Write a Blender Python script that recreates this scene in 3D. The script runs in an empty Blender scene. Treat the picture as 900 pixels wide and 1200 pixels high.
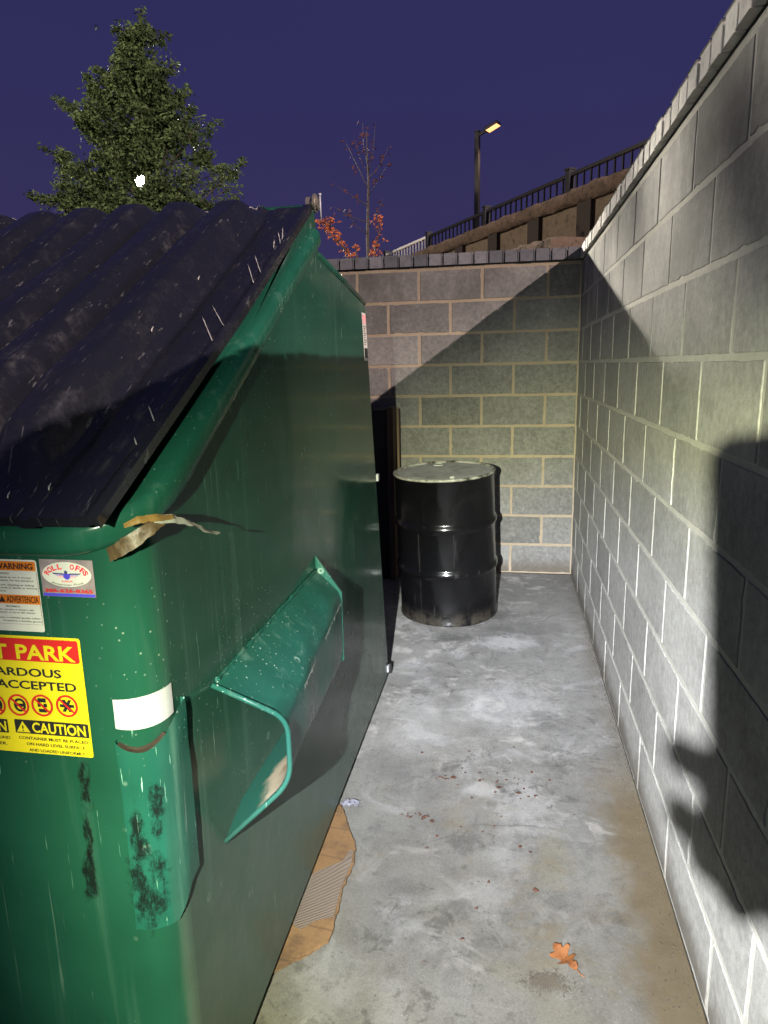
import bpy, bmesh, math, random
from mathutils import Vector, Matrix, noise as mnoise
random.seed(7)
rad = math.radians
scn = bpy.context.scene
col = scn.collection
PI = math.pi

# ------------------------------------------------------------------ helpers
class MB:
    """collects shapes (world coordinates) and links them as ONE mesh object"""
    def __init__(s):
        s.v = []; s.f = []; s.m = []; s.c = []
    def add(s, vs, fs, mat=0, tint=0.5):
        o = len(s.v)
        s.v += [tuple(p) for p in vs]
        s.f += [tuple(i + o for i in f) for f in fs]
        s.m += [mat] * len(fs); s.c += [tint] * len(fs)
        return s
    def box(s, x0, x1, y0, y1, z0, z1, bev=0.0, M=None, mat=0, tint=0.5):
        bm = bmesh.new()
        bmesh.ops.create_cube(bm, size=1.0)
        for v in bm.verts:
            v.co = Vector(((v.co.x + .5) * (x1 - x0) + x0, (v.co.y + .5) * (y1 - y0) + y0, (v.co.z + .5) * (z1 - z0) + z0))
        if bev > 0:
            bmesh.ops.bevel(bm, geom=list(bm.edges), offset=bev, segments=2, profile=0.6, affect='EDGES')
        s.bm(bm, M, mat, tint)
        return s
    def bm(s, bm, M=None, mat=0, tint=0.5):
        bm.verts.index_update()
        vs = [(M @ v.co) if M else v.co.copy() for v in bm.verts]
        s.add(vs, [[v.index for v in f.verts] for f in bm.faces], mat, tint)
        bm.free()
    def tube(s, pts, r, n=8, cap=True, mat=0, tint=0.5):
        pts = [Vector(p) for p in pts]
        rs = r if isinstance(r, (list, tuple)) else [r] * len(pts)
        vs = []; fs = []
        up = Vector((0, 0, 1))
        prev = None
        for i, p in enumerate(pts):
            a = pts[max(0, i - 1)]; b = pts[min(len(pts) - 1, i + 1)]
            t = (b - a).normalized()
            if prev is None:
                ref = up if abs(t.z) < .9 else Vector((1, 0, 0))
                u = t.cross(ref).normalized()
            else:
                u = (prev - t * prev.dot(t)).normalized()
            prev = u
            w = t.cross(u)
            for k in range(n):
                an = 2 * PI * k / n
                vs.append(p + (u * math.cos(an) + w * math.sin(an)) * rs[i])
        for i in range(len(pts) - 1):
            for k in range(n):
                k2 = (k + 1) % n
                fs.append((i * n + k, i * n + k2, (i + 1) * n + k2, (i + 1) * n + k))
        if cap:
            fs.append(tuple(range(n - 1, -1, -1)))
            fs.append(tuple((len(pts) - 1) * n + k for k in range(n)))
        return s.add(vs, fs, mat, tint)
    def lathe(s, prof, cx, cy, n=64, mat=0):
        vs = []; fs = []
        for (r, z) in prof:
            for k in range(n):
                a = 2 * PI * k / n
                vs.append((cx + r * math.cos(a), cy + r * math.sin(a), z))
        for i in range(len(prof) - 1):
            for k in range(n):
                k2 = (k + 1) % n
                fs.append((i * n + k, i * n + k2, (i + 1) * n + k2, (i + 1) * n + k))
        if prof[0][0] > 1e-4: fs.append(tuple(range(n - 1, -1, -1)))
        if prof[-1][0] > 1e-4: fs.append(tuple((len(prof) - 1) * n + k for k in range(n)))
        return s.add(vs, fs, mat)
    def grid(s, rows, mat=0, tint=0.5, closed=False):
        n = len(rows[0]); vs = [p for r in rows for p in r]; fs = []
        for i in range(len(rows) - 1):
            for k in range(n if closed else n - 1):
                k2 = (k + 1) % n
                fs.append((i * n + k, i * n + k2, (i + 1) * n + k2, (i + 1) * n + k))
        return s.add(vs, fs, mat, tint)
    def plate(s, pts, thick, mat=0):
        """flat polygon pts (3-D) given a thickness vector"""
        n = len(pts); t = Vector(thick)
        vs = [Vector(p) for p in pts] + [Vector(p) + t for p in pts]
        fs = [tuple(range(n)), tuple(range(2 * n - 1, n - 1, -1))]
        fs += [(k, (k + 1) % n, n + (k + 1) % n, n + k) for k in range(n)]
        return s.add(vs, fs, mat)
    def build(s, name, mats, parent=None, smooth=False, angle=None, bevel=0.0):
        me = bpy.data.meshes.new(name)
        off = origin_of(parent)
        me.from_pydata([(v[0] - off[0], v[1] - off[1], v[2] - off[2]) for v in s.v], [], s.f)
        if not isinstance(mats, (list, tuple)): mats = [mats]
        for m in mats: me.materials.append(m)
        me.polygons.foreach_set('material_index', s.m)
        ca = me.attributes.new('tint', 'FLOAT', 'FACE')
        ca.data.foreach_set('value', s.c)
        bm = bmesh.new(); bm.from_mesh(me)
        bmesh.ops.recalc_face_normals(bm, faces=bm.faces) if s.recalc else None
        if bevel > 0:
            es = [e for e in bm.edges if len(e.link_faces) == 2 and e.calc_face_angle(0) > rad(30)]
            bmesh.ops.bevel(bm, geom=es, offset=bevel, segments=2, profile=0.6, affect='EDGES', clamp_overlap=True)
        if smooth:
            for f in bm.faces: f.smooth = True
            if angle:
                for e in bm.edges:
                    if len(e.link_faces) == 2 and e.calc_face_angle(0) > rad(angle): e.smooth = False
        bm.to_mesh(me); bm.free()
        me.update()
        o = bpy.data.objects.new(name, me); col.objects.link(o)
        if parent is not None: o.parent = parent
        return o
    recalc = True

def origin_of(p):
    x = [0, 0, 0]
    while p is not None:
        x = [x[i] + p.location[i] for i in range(3)]; p = p.parent
    return x
def tag(o, label=None, cat=None, group=None, kind=None):
    if label: o['label'] = label
    if cat: o['category'] = cat
    if group: o['group'] = group
    if kind: o['kind'] = kind
    return o
def thing(name, label, cat, loc=(0, 0, 0), group=None):
    o = bpy.data.objects.new(name, None); col.objects.link(o); o.location = loc
    o.empty_display_size = 0.1
    return tag(o, label, cat, group)

# ------------------------------------------------------------------ material graph helper
class G:
    def __init__(s, name):
        s.mat = bpy.data.materials.new(name); s.mat.use_nodes = True
        s.nt = s.mat.node_tree; s.nt.nodes.clear()
        s.out = s.nt.nodes.new('ShaderNodeOutputMaterial')
        s.bsdf = s.nt.nodes.new('ShaderNodeBsdfPrincipled')
        s.nt.links.new(s.bsdf.outputs[0], s.out.inputs['Surface'])
        g = s.nt.nodes.new('ShaderNodeNewGeometry'); s.pos = g.outputs['Position']; s.nrm = g.outputs['Normal']
    def n(s, t): return s.nt.nodes.new(t)
    def put(s, sock, v):
        if isinstance(v, bpy.types.NodeSocket): s.nt.links.new(v, sock)
        else:
            if sock.type == 'RGBA' and not hasattr(v, '__len__'): v = (v, v, v, 1)
            if sock.type == 'RGBA' and len(v) == 3: v = (*v, 1)
            sock.default_value = v
    def set(s, **k):
        for a, v in k.items(): s.put(s.bsdf.inputs[a.replace('_', ' ')], v)
        return s.mat
    def map(s, vec, scale=(1, 1, 1), loc=(0, 0, 0), rot=(0, 0, 0)):
        m = s.n('ShaderNodeMapping'); s.put(m.inputs['Vector'], vec)
        m.inputs['Scale'].default_value = scale; m.inputs['Location'].default_value = loc; m.inputs['Rotation'].default_value = rot
        return m.outputs[0]
    def noise(s, scale, detail=4, rough=.55, vec=None, dist=0, out='Fac'):
        m = s.n('ShaderNodeTexNoise'); s.put(m.inputs['Vector'], vec or s.pos)
        m.inputs['Scale'].default_value = scale; m.inputs['Detail'].default_value = detail
        m.inputs['Roughness'].default_value = rough; m.inputs['Distortion'].default_value = dist
        return m.outputs[0] if out == 'Fac' else m.outputs[1]
    def voro(s, scale, vec=None, out='Distance', feature='F1', rnd=1):
        m = s.n('ShaderNodeTexVoronoi'); m.feature = feature; s.put(m.inputs['Vector'], vec or s.pos)
        m.inputs['Scale'].default_value = scale; m.inputs['Randomness'].default_value = rnd
        return m.outputs[out]
    def wave(s, scale, vec=None, dist=0, direction='Y'):
        m = s.n('ShaderNodeTexWave'); s.put(m.inputs['Vector'], vec or s.pos); m.bands_direction = direction
        m.inputs['Scale'].default_value = scale; m.inputs['Distortion'].default_value = dist
        return m.outputs['Fac']
    def ramp(s, fac, stops, interp='LINEAR'):
        m = s.n('ShaderNodeValToRGB'); s.put(m.inputs[0], fac); e = m.color_ramp; e.interpolation = interp
        while len(e.elements) < len(stops): e.elements.new(.5)
        for el, (p, c) in zip(e.elements, stops):
            el.position = p; el.color = (c, c, c, 1) if not hasattr(c, '__len__') else (*c[:3], 1)
        return m.outputs[0]
    def step(s, fac, a, b):
        m = s.n('ShaderNodeMapRange'); m.interpolation_type = 'SMOOTHSTEP'; s.put(m.inputs['Value'], fac)
        lo, hi = (a, b) if a < b else (b, a)
        m.inputs['From Min'].default_value = lo; m.inputs['From Max'].default_value = hi
        m.inputs['To Min'].default_value = 0 if a < b else 1; m.inputs['To Max'].default_value = 1 if a < b else 0
        return m.outputs['Result']
    def math(s, op, a, b=0.0):
        m = s.n('ShaderNodeMath'); m.operation = op; s.put(m.inputs[0], a); s.put(m.inputs[1], b)
        m.use_clamp = False
        return m.outputs[0]
    def mul(s, *a):
        r = a[0]
        for b in a[1:]: r = s.math('MULTIPLY', r, b)
        return r
    def mix(s, fac, a, b, mode='MIX'):
        m = s.n('ShaderNodeMix'); m.data_type = 'RGBA'; m.blend_type = mode
        s.put(m.inputs['Factor'], fac); s.put(m.inputs['A'] if False else m.inputs[6], a); s.put(m.inputs[7], b)
        return m.outputs[2]
    def xyz(s, vec=None):
        m = s.n('ShaderNodeSeparateXYZ'); s.put(m.inputs[0], vec or s.pos); return m.outputs
    def blob(s, c, r, soft=.5, wob=.35, nscale=6.0):
        """soft-edged irregular spot around world point c with radii r"""
        v = s.map(s.pos, scale=tuple(1 / q for q in r), loc=tuple(-c[i] / r[i] for i in range(3)))
        l = s.n('ShaderNodeVectorMath'); l.operation = 'LENGTH'; s.put(l.inputs[0], v)
        d = l.outputs['Value']
        if wob:
            nz = s.noise(nscale, 5, .65)
            d = s.math('ADD', d, s.math('MULTIPLY', s.math('SUBTRACT', nz, .5), wob * 4))
        return s.step(d, 1.0 + soft * .5, 1.0 - soft)
    def bump(s, h, strength=.3, dist=.01, nrm=None):
        m = s.n('ShaderNodeBump'); s.put(m.inputs['Height'], h)
        m.inputs['Strength'].default_value = strength; m.inputs['Distance'].default_value = dist
        if nrm is not None: s.put(m.inputs['Normal'], nrm)
        return m.outputs[0]
    def attr(s, name):
        m = s.n('ShaderNodeAttribute'); m.attribute_name = name; return m.outputs['Fac']

def flat(name, c, rough=.6, metal=0.0, vary=.15, scale=40, bump=0.0, spec=.5):
    g = G(name)
    nz = g.noise(scale, 5, .6)
    a = tuple(x * (1 - vary) for x in c); b = tuple(min(1, x * (1 + vary)) for x in c)
    g.set(Base_Color=g.mix(nz, a, b), Roughness=rough, Metallic=metal, Specular_IOR_Level=spec)
    if bump: g.set(Normal=g.bump(nz, bump, .003))
    return g.mat
def glow(name, c, strength):
    g = G(name)
    g.set(Base_Color=(.8, .8, .8), Emission_Color=c, Emission_Strength=strength)
    return g.mat

# ------------------------------------------------------------------ materials
def green_paint(name, wear=1.0, base=(0.0078, 0.046, 0.0300), rough=.085, scuffs=False, dust_amt=1.0):
    g = G(name)
    big = g.noise(1.7, 4, .6)
    c = g.mix(g.step(big, .3, .7), tuple(x * .78 for x in base), tuple(x * 1.22 for x in base))
    # faded runs of dirty water
    run = g.noise(1.0, 5, .6, g.map(g.pos, (26, 26, 1.1)))
    c = g.mix(g.mul(g.step(run, .54, .74), .16 * wear), c, (.09, .17, .135))
    fine = g.noise(1.0, 3, .5, g.map(g.pos, (120, 120, 3.5)))
    c = g.mix(g.mul(g.step(fine, .66, .72), g.step(g.noise(4, 2), .5, .65), .22 * wear), c, (.17, .24, .20))
    # pale speckle and splashes
    v = g.voro(75); keep = g.step(g.noise(5, 4, .65), .50, .66)
    c = g.mix(g.mul(g.step(v, .17, .09), keep, .42 * wear), c, (.25, .32, .28))
    v2 = g.voro(24); keep2 = g.step(g.noise(3.3, 4, .7, g.map(g.pos, loc=(3, 1, 7))), .56, .66)
    ring = g.mul(g.step(v2, .05, .14), g.step(v2, .26, .18))
    c = g.mix(g.mul(ring, keep2, .18 * wear), c, (.36, .46, .40))
    # hair scratches in two directions
    for rt, th in ((.35, .0), (-.6, .03)):
        sc = g.noise(1.0, 3, .55, g.map(g.pos, (210, 210, 9), rot=(rt, rt * .6, 0)))
        c = g.mix(g.mul(g.step(sc, .685 + th, .72 + th), g.step(g.noise(3.1, 3, .6, g.map(g.pos, loc=(th * 90, 4, 2))), .47, .62), .6 * wear), c, (.22, .40, .33))
    # grey splash dust low down
    z = g.xyz()[2]
    side_ = g.step(g.xyz()[0], -.532, -.522)
    dust = g.math('ADD', g.mul(g.step(z, .95, .25), .60), .03)
    dust = g.mul(dust, side_, g.math('ADD', .55, g.mul(g.step(g.noise(5, 6, .7), .25, .75), .45)), dust_amt)
    c = g.mix(dust, c, (.120, .127, .115))
    r = g.math('ADD', rough, g.mul(g.step(g.noise(6, 5, .65), .35, .75), .10))
    r = g.math('ADD', r, g.mul(dust, .15))
    if scuffs:
        for cc, rr in (((-.648, .87, .775), (.012, .05, .045)), ((-.655, .87, .70), (.008, .05, .05)), ((-.660, .87, .612), (.013, .05, .05)),
                       ((-.560, .86, .60), (.03, .06, .07)), ((-.565, .86, .70), (.012, .06, .06)), ((-.535, .86, .735), (.012, .06, .05))):
            m = g.blob(cc, rr, .8, .75, 30)
            c = g.mix(g.mul(g.step(m, .05, .75), g.step(g.noise(1, 6, .75, g.map(g.pos, (75, 75, 26))), .36, .56), .93), c, (.005, .007, .007))
    h = g.noise(2.6, 2, .5)
    nb = g.bump(h, .2, .012)
    nb = g.bump(g.noise(70, 3, .6), .018, .002, nb)
    g.set(Base_Color=c, Roughness=r, Specular_IOR_Level=g.math('SUBTRACT', .27, g.math('ADD', g.mul(side_, .13), g.mul(dust, .2))), Normal=nb)
    return g.mat

M_green = green_paint('green_paint', 1.0, scuffs=True)
M_greenw = green_paint('worn_green_paint', 2.5, (0.0085, 0.060, 0.045), .26, scuffs=True, dust_amt=.35)
M_rim = green_paint('rim_green_paint', 1.5, (0.0075, 0.054, 0.034), .2, dust_amt=0.0)

def pocket_inside():
    g = G('rust_patch_paint')
    nz = g.noise(9, 6, .65, dist=.6)
    pale = g.blob((-.425, 1.17, .668), (.075, .16, .085), .25, .22, 14)
    c = g.mix(pale, (.007, .055, .040), g.ramp(nz, [(.36, (.10, .045, .018)), (.46, (.22, .18, .125)), (.75, (.27, .25, .20))]))
    edge = g.mul(g.blob((-.43, 1.16, .70), (.065, .16, .03), .6, .5, 12), g.step(g.noise(20, 5, .6), .42, .6))
    c = g.mix(edge, c, (.20, .075, .02))
    g.set(Base_Color=c, Roughness=.5, Normal=g.bump(g.noise(60, 4, .6), .15, .003))
    return g.mat
M_pocket_in = pocket_inside()

def lid_mat():
    g = G('black_lid_plastic')
    dust = g.step(g.noise(15, 8, .76), .46, .66)
    smear = g.step(g.noise(1, 4, .65, g.map(g.pos, (34, 3.5, 3.5), rot=(0, 0, .04))), .52, .72)
    c = g.mix(g.mul(dust, smear, .42), (.0075, .0082, .012), (.075, .074, .076))
    v = g.voro(46); c = g.mix(g.mul(g.step(v, .13, .06), g.step(g.noise(4, 3), .56, .66), .3), c, (.12, .115, .11))
    sc = g.noise(1, 4, .6, g.map(g.pos, (190, 20, 20), rot=(.3, .2, .6)))
    c = g.mix(g.mul(g.step(sc, .64, .70), .45), c, (.11, .11, .11))
    g.set(Base_Color=c, Roughness=g.math('ADD', .19, g.mul(dust, .25)), Specular_IOR_Level=.5,
          Normal=g.bump(g.noise(22, 5, .6), .12, .006))
    return g.mat
M_lid = lid_mat()

def block_mat(name, c0, c1, smear=(.42, .40, .34), smear_amt=.35, mot_amt=.75):
    g = G(name)
    t = g.attr('tint')
    c = g.mix(t, c0, c1)
    c = g.mix(g.mul(g.step(g.noise(3.2, 5, .62), .38, .72), .5), c, tuple(x * .62 for x in c0))
    # lighter washed patches and lime streaks
    c = g.mix(g.mul(g.step(g.noise(5, 6, .7, g.map(g.pos, loc=(5, 5, 5))), .52, .75), smear_amt), c, smear)
    st = g.noise(1, 4, .6, g.map(g.pos, (60, 60, 5)))
    c = g.mix(g.mul(g.step(st, .66, .73), g.step(g.noise(3, 3), .48, .6), .55), c, (.58, .56, .50))
    mot = g.noise(42, 7, .75); c = g.mix(mot_amt, c, g.mix(g.step(mot, .3, .7), g.mix(.45, c, (0, 0, 0)), g.mix(.18, c, (.75, .73, .68))))
    cl = g.noise(8.5, 5, .7, g.map(g.pos, loc=(2, 2, 9))); c = g.mix(g.mul(g.step(cl, .52, .68), .35), c, g.mix(.6, c, (.03, .03, .027)))
    # aggregate pores
    ag = g.noise(330, 2, .6); c = g.mix(.55, c, g.mix(ag, g.mix(.55, c, (0, 0, 0)), g.mix(.3, c, (.62, .6, .55))))
    pit = g.voro(120); c = g.mix(g.mul(g.step(pit, .16, .05), .5), c, (.04, .04, .036))
    # patchy darker tone towards the upper courses
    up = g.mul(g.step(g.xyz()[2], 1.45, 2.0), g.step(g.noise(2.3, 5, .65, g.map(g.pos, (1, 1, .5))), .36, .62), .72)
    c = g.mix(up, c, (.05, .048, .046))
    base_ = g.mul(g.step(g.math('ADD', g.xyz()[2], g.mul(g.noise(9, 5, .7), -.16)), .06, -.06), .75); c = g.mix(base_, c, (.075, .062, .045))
    hgt = g.math('ADD', g.mul(g.noise(150, 4, .7), .5), g.mul(g.noise(25, 4, .6), .7))
    hgt = g.math('SUBTRACT', hgt, g.mul(g.step(pit, .16, .05), .5))
    g.set(Base_Color=c, Roughness=.92, Specular_IOR_Level=.2, Normal=g.bump(hgt, .45, .004))
    return g.mat
def mortar_mat(name, c0, c1):
    g = G(name)
    c = g.mix(g.noise(13, 5, .65), c0, c1)
    c = g.mix(g.mul(g.step(g.noise(35, 5, .7), .55, .75), .5), c, tuple(x * .5 for x in c0))
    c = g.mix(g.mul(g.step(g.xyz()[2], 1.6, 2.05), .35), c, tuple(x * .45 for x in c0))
    g.set(Base_Color=c, Roughness=.95, Specular_IOR_Level=.15, Normal=g.bump(g.noise(90, 5, .7), .6, .006))
    return g.mat
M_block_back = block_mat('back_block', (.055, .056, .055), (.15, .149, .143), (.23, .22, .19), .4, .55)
M_block_side = block_mat('side_block', (.30, .298, .272), (.455, .45, .415), (.50, .485, .43), .55, .6)
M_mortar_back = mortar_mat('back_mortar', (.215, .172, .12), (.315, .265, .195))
M_mortar_side = mortar_mat('side_mortar', (.37, .36, .31), (.53, .515, .455))
def coping_mat(name, c0, c1):
    g = G(name)
    c = g.mix(g.attr('tint'), c0, c1)
    c = g.mix(g.mul(g.step(g.noise(22, 5, .7), .45, .7), .5), c, tuple(x * .4 for x in c0))
    g.set(Base_Color=c, Roughness=.9, Normal=g.bump(g.noise(80, 5, .7), .5, .005))
    return g.mat
M_cop_back = coping_mat('grey_coping', (.05, .052, .06), (.13, .132, .145))  # bricks darkened and blued, painting in light from the sky alone
M_cop_side = coping_mat('pale_coping', (.38, .36, .33), (.62, .60, .55))
M_joint_dark = flat('dark_joint', (.035, .034, .033), .95)

def floor_mat():
    g = G('alley_concrete')
    c = g.mix(g.step(g.noise(1.6, 5, .6, dist=.4), .35, .68), (.165, .163, .158), (.25, .247, .236))
    c = g.mix(g.mul(g.step(g.noise(4.5, 8, .74, dist=.5), .50, .66), .75), c, (.115, .113, .115))
    c = g.mix(g.mul(g.step(g.noise(17, 7, .75, dist=.3), .53, .63), g.step(g.noise(2.1, 4, .6, g.map(g.pos, loc=(1, 8, 3))), .42, .62), .7), c, (.085, .083, .08))
    c = g.mix(g.mul(g.step(g.noise(3.7, 6, .7, g.map(g.pos, loc=(9, 2, 1)), dist=.7), .53, .66), .7), c, (.36, .36, .372))
    # front of the alley is yellower
    y = g.xyz()[1]; x = g.xyz()[0]
    c = g.mix(g.mul(g.step(y, 2.0, 1.1), g.step(g.noise(2.2, 5, .6), .36, .66), .7), c, (.225, .205, .145))
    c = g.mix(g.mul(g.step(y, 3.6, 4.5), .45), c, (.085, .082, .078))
    def spot(col_, cc, rr, amt, wob=.5, ns=9, soft=.6):
        nonlocal c
        c = g.mix(g.mul(g.blob((cc[0], cc[1], 0), (rr[0], rr[1], .2), soft, wob, ns), amt), c, col_)
    W = (.43, .43, .44); D = (.055, .053, .053); B = (.13, .10, .062)
    spot(W, (.01, 3.42), (.14, .12), .8); spot(W, (.03, 2.70), (.20, .22), .5, .7); spot(W, (-.06, 2.11), (.06, .045), .95, .4, 25)
    spot(W, (.07, 2.05), (.10, .16), .55, .8, 16); spot(W, (-.34, 2.55), (.12, .3), .4, .6); spot(W, (-.40, 1.30), (.08, .10), .35, .6, 12)
    spot(W, (-.24, 1.24), (.05, .10), .3, .6, 12); spot(W, (.03, 1.78), (.07, .07), .45, .5, 18); spot(W, (-.03, 1.62), (.09, .08), .4, .6, 18)
    spot(D, (-.08, 3.80), (.17, .10), .8, .7); spot(D, (-.27, 3.44), (.13, .07), .75, .8, 12); spot(D, (-.02, 3.58), (.09, .07), .6, .8, 14)
    spot(D, (.20, 3.62), (.16, .09), .45, .7); spot(D, (.16, 2.62), (.07, .09), .5, .8, 20); spot(D, (-.10, 1.84), (.05, .05), .7, .8, 26)
    spot(D, (.20, 2.32), (.06, .09), .55, .9, 26); spot(D, (-.10, 1.57), (.04, .035), .6, .7, 26); spot(D, (-.25, 1.62), (.06, .05), .45, .7, 22)
    spot(D, (.05, 1.58), (.05, .06), .4, .8, 26); spot(D, (-.02, 1.47), (.05, .03), .4, .8, 26)
    spot(D, (.31, 1.60), (.035, .03), .75, .6, 20); spot(B, (.26, 1.60), (.06, .025), .45, .6, 16); spot(B, (.12, 1.52), (.04, .03), .4, .6, 18)
    spot((.24, .225, .15), (.16, 1.80), (.05, .14), .5, .6, 12); spot((.24, .215, .14), (.09, 1.40), (.10, .05), .45, .6, 14)
    # brown silt along the foot of the block wall
    edge = g.math('ADD', x, g.mul(g.math('SUBTRACT', g.noise(6, 6, .7), .5), .28))
    far = g.mul(g.step(edge, .36, .47), .7)
    c = g.mix(far, c, (.11, .095, .07))
    # tiny dark pits and pale grit
    pit = g.voro(34); c = g.mix(g.mul(g.step(pit, .15, .05), g.step(g.noise(3, 4, .7), .50, .62), .75), c, (.06, .05, .045))
    pit2 = g.voro(95, g.map(g.pos, loc=(2, 7, 0))); c = g.mix(g.mul(g.step(pit2, .2, .08), .35), c, (.13, .12, .11))
    gr = g.voro(60, g.map(g.pos, loc=(4, 1, 0))); c = g.mix(g.mul(g.step(gr, .12, .05), g.step(g.noise(4, 3), .5, .6), .6), c, (.62, .61, .57))
    # hairline cracks
    cr = g.voro(1.1, g.map(g.mix(.08, g.pos, g.noise(6, 4, .6, out='Color'), 'ADD'), (1, .8, 1)), 'Distance', 'DISTANCE_TO_EDGE')
    c = g.mix(g.mul(g.step(cr, .006, .001), g.step(g.noise(2, 2), .5, .6), .55), c, (.06, .055, .05))
    mott = g.noise(11, 8, .78, dist=.2); c = g.mix(g.mul(g.step(mott, .46, .66), .5), c, g.mix(.55, c, (.02, .02, .019)))
    sp_ = g.noise(38, 6, .75); c = g.mix(g.mul(g.step(sp_, .56, .66), g.step(g.noise(2.6, 4, .6, g.map(g.pos, loc=(7, 1, 2))), .45, .6), .55), c, (.045, .042, .038))
    drag = g.noise(1, 5, .65, g.map(g.pos, (22, 3.5, 1), rot=(0, 0, .35))); c = g.mix(g.mul(g.step(drag, .54, .72), .28), c, (.30, .295, .28))
    fine = g.noise(200, 3, .6); c = g.mix(.6, c, g.mix(fine, g.mix(.6, c, (0, 0, 0)), g.mix(.25, c, (.8, .8, .78))))
    lime = g.noise(6.5, 8, .72, g.map(g.pos, loc=(3, 3, 3)), dist=.6)
    c = g.mix(g.mul(g.step(lime, .52, .64), g.step(g.noise(1.7, 3, .6, g.map(g.pos, loc=(6, 2, 2))), .40, .60), .55), c, (.48, .47, .455))
    drk = g.noise(8.5, 8, .76, g.map(g.pos, loc=(1, 5, 6)), dist=.4)
    c = g.mix(g.mul(g.step(drk, .54, .62), g.step(g.noise(1.9, 3, .6, g.map(g.pos, loc=(2, 9, 2))), .44, .60), .6), c, (.07, .067, .062))
    tan_ = g.noise(3.4, 6, .7, g.map(g.pos, loc=(8, 5, 1)), dist=.5)
    c = g.mix(g.mul(g.step(tan_, .52, .68), g.step(y, 2.6, 1.5), .6), c, (.20, .165, .10))
    silt = g.mul(g.step(edge, .26, .40), g.step(y, 2.45, 2.0), .93)
    c = g.mix(silt, c, g.mix(g.noise(16, 5, .7), (.10, .076, .042), (.20, .158, .095)))
    c = g.mix(1.0, c, g.mix(g.step(y, 3.3, 1.4), (.98, .975, .96), (.405, .395, .365)), 'MULTIPLY')  # near floor painted darker to hold down the torch's brightness there
    h = g.math('ADD', g.mul(g.noise(12, 6, .65), .8), g.mul(g.noise(190, 3, .65), .35))
    g.set(Base_Color=c, Roughness=g.math('ADD', .62, g.mul(g.noise(5, 4), .25)), Specular_IOR_Level=.3, Normal=g.bump(h, .35, .006))
    return g.mat
M_floor = floor_mat()
M_ground = flat('dark_soil', (.05, .047, .04), .95, vary=.4, scale=6, bump=.3)

def drum_mat():
    g = G('black_drum_paint')
    c = g.mix(g.mul(g.step(g.noise(5, 6, .7), .55, .75), .35), (.003, .003, .0035), (.018, .017, .017))
    c = g.mix(g.mul(g.step(g.xyz()[2], .10, .01), g.step(g.noise(14, 6, .7), .35, .6), .6), c, (.05, .044, .034))
    run = g.noise(1, 4, .6, g.map(g.pos, (30, 30, 1.5))); c = g.mix(g.mul(g.step(run, .6, .72), .14), c, (.10, .095, .09))
    g.set(Base_Color=c, Roughness=g.math('ADD', .08, g.mul(g.noise(9, 5, .7), .2)), Specular_IOR_Level=.35, Normal=g.bump(g.noise(7, 4, .6), .25, .012))
    return g.mat
M_drum = drum_mat()
def drumtop_mat():
    g = G('worn_drum_top')
    c = g.ramp(g.noise(9, 6, .7, dist=.5), [(.25, (.10, .095, .085)), (.40, (.30, .30, .295)), (.62, (.46, .46, .46)), (.8, (.18, .17, .14))])
    g.set(Base_Color=c, Roughness=.75, Specular_IOR_Level=.2, Normal=g.bump(g.noise(30, 5, .6), .15, .004)); return g.mat
M_drumtop = drumtop_mat()
def drumrim_mat():
    g = G('worn_drum_rim')
    c = g.ramp(g.noise(16, 5, .7), [(.38, (.03, .028, .022)), (.48, (.25, .245, .22)), (.75, (.44, .43, .40))])
    g.set(Base_Color=c, Roughness=.5); return g.mat
M_drumrim = drumrim_mat()

def card_mat():
    g = G('cardboard')
    c = g.mix(g.noise(7, 5, .65), (.085, .045, .016), (.145, .080, .030))
    c = g.mix(g.mul(g.step(g.noise(13, 6, .75), .46, .62), .7), c, (.05, .026, .011))
    c = g.mix(g.mul(g.step(g.wave(2.6, g.map(g.pos, rot=(0, 0, .12)), 1.5), .985, .999), .45), c, (.03, .017, .008))
    c = g.mix(g.mul(g.step(g.wave(21, g.map(g.pos, rot=(0, 0, .15)), .4), .5, .9), .05), c, (.19, .10, .04))
    g.set(Base_Color=c, Roughness=.85, Normal=g.bump(g.noise(60, 4, .6), .2, .004)); return g.mat
M_card = card_mat()
def flute_mat():
    g = G('torn_corrugation')
    w = g.wave(62, g.map(g.pos, rot=(0, 0, .12)), .7)
    c = g.mix(w, (.08, .058, .041), (.14, .108, .082))
    c = g.mix(g.mul(g.step(g.noise(28, 4, .7), .56, .66), .6), c, (.12, .085, .06))
    g.set(Base_Color=c, Roughness=.9, Normal=g.bump(w, .8, .006)); return g.mat
M_flute = flute_mat()
M_white = flat('reflective_white', (.33, .33, .36), .45, vary=.05, scale=150)
M_label_white = flat('label_white', (.46, .46, .42), .45, vary=.22, scale=18)
M_label_yellow = flat('label_yellow', (.50, .41, .011), .4, vary=.16, scale=14)
M_label_red = flat('label_red', (.40, .013, .013), .42, vary=.12, scale=25)
M_label_orange = flat('label_orange', (.48, .13, .010), .45, vary=.18, scale=25)
M_ink = flat('black_ink', (.010, .010, .012), .5)
M_ink_grey = flat('faded_ink', (.10, .10, .09), .6)
M_ink_red = flat('red_ink', (.62, .03, .05), .5)
M_ink_blue = flat('blue_ink', (.05, .04, .42), .5)
M_ink_dblue = flat('navy_ink', (.03, .04, .13), .5)
M_ink_pink = flat('faded_pink_ink', (.62, .30, .32), .5)
M_ink_mauve = flat('mauve_ink', (.30, .20, .42), .5)
M_sticker_grey = flat('worn_sticker_backing', (.17, .14, .15), .5, vary=.6, scale=60)
M_pink = flat('faded_red_label', (.72, .30, .32), .5)
M_glint = flat('painted_glint', (.34, .33, .31), .4)  # pale colour painted in for glints on the lid
M_black = flat('black_rubber', (.008, .008, .008), .5)
M_rust = flat('rusty_edge', (.016, .009, .005), .85, vary=.5, scale=80)
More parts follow.
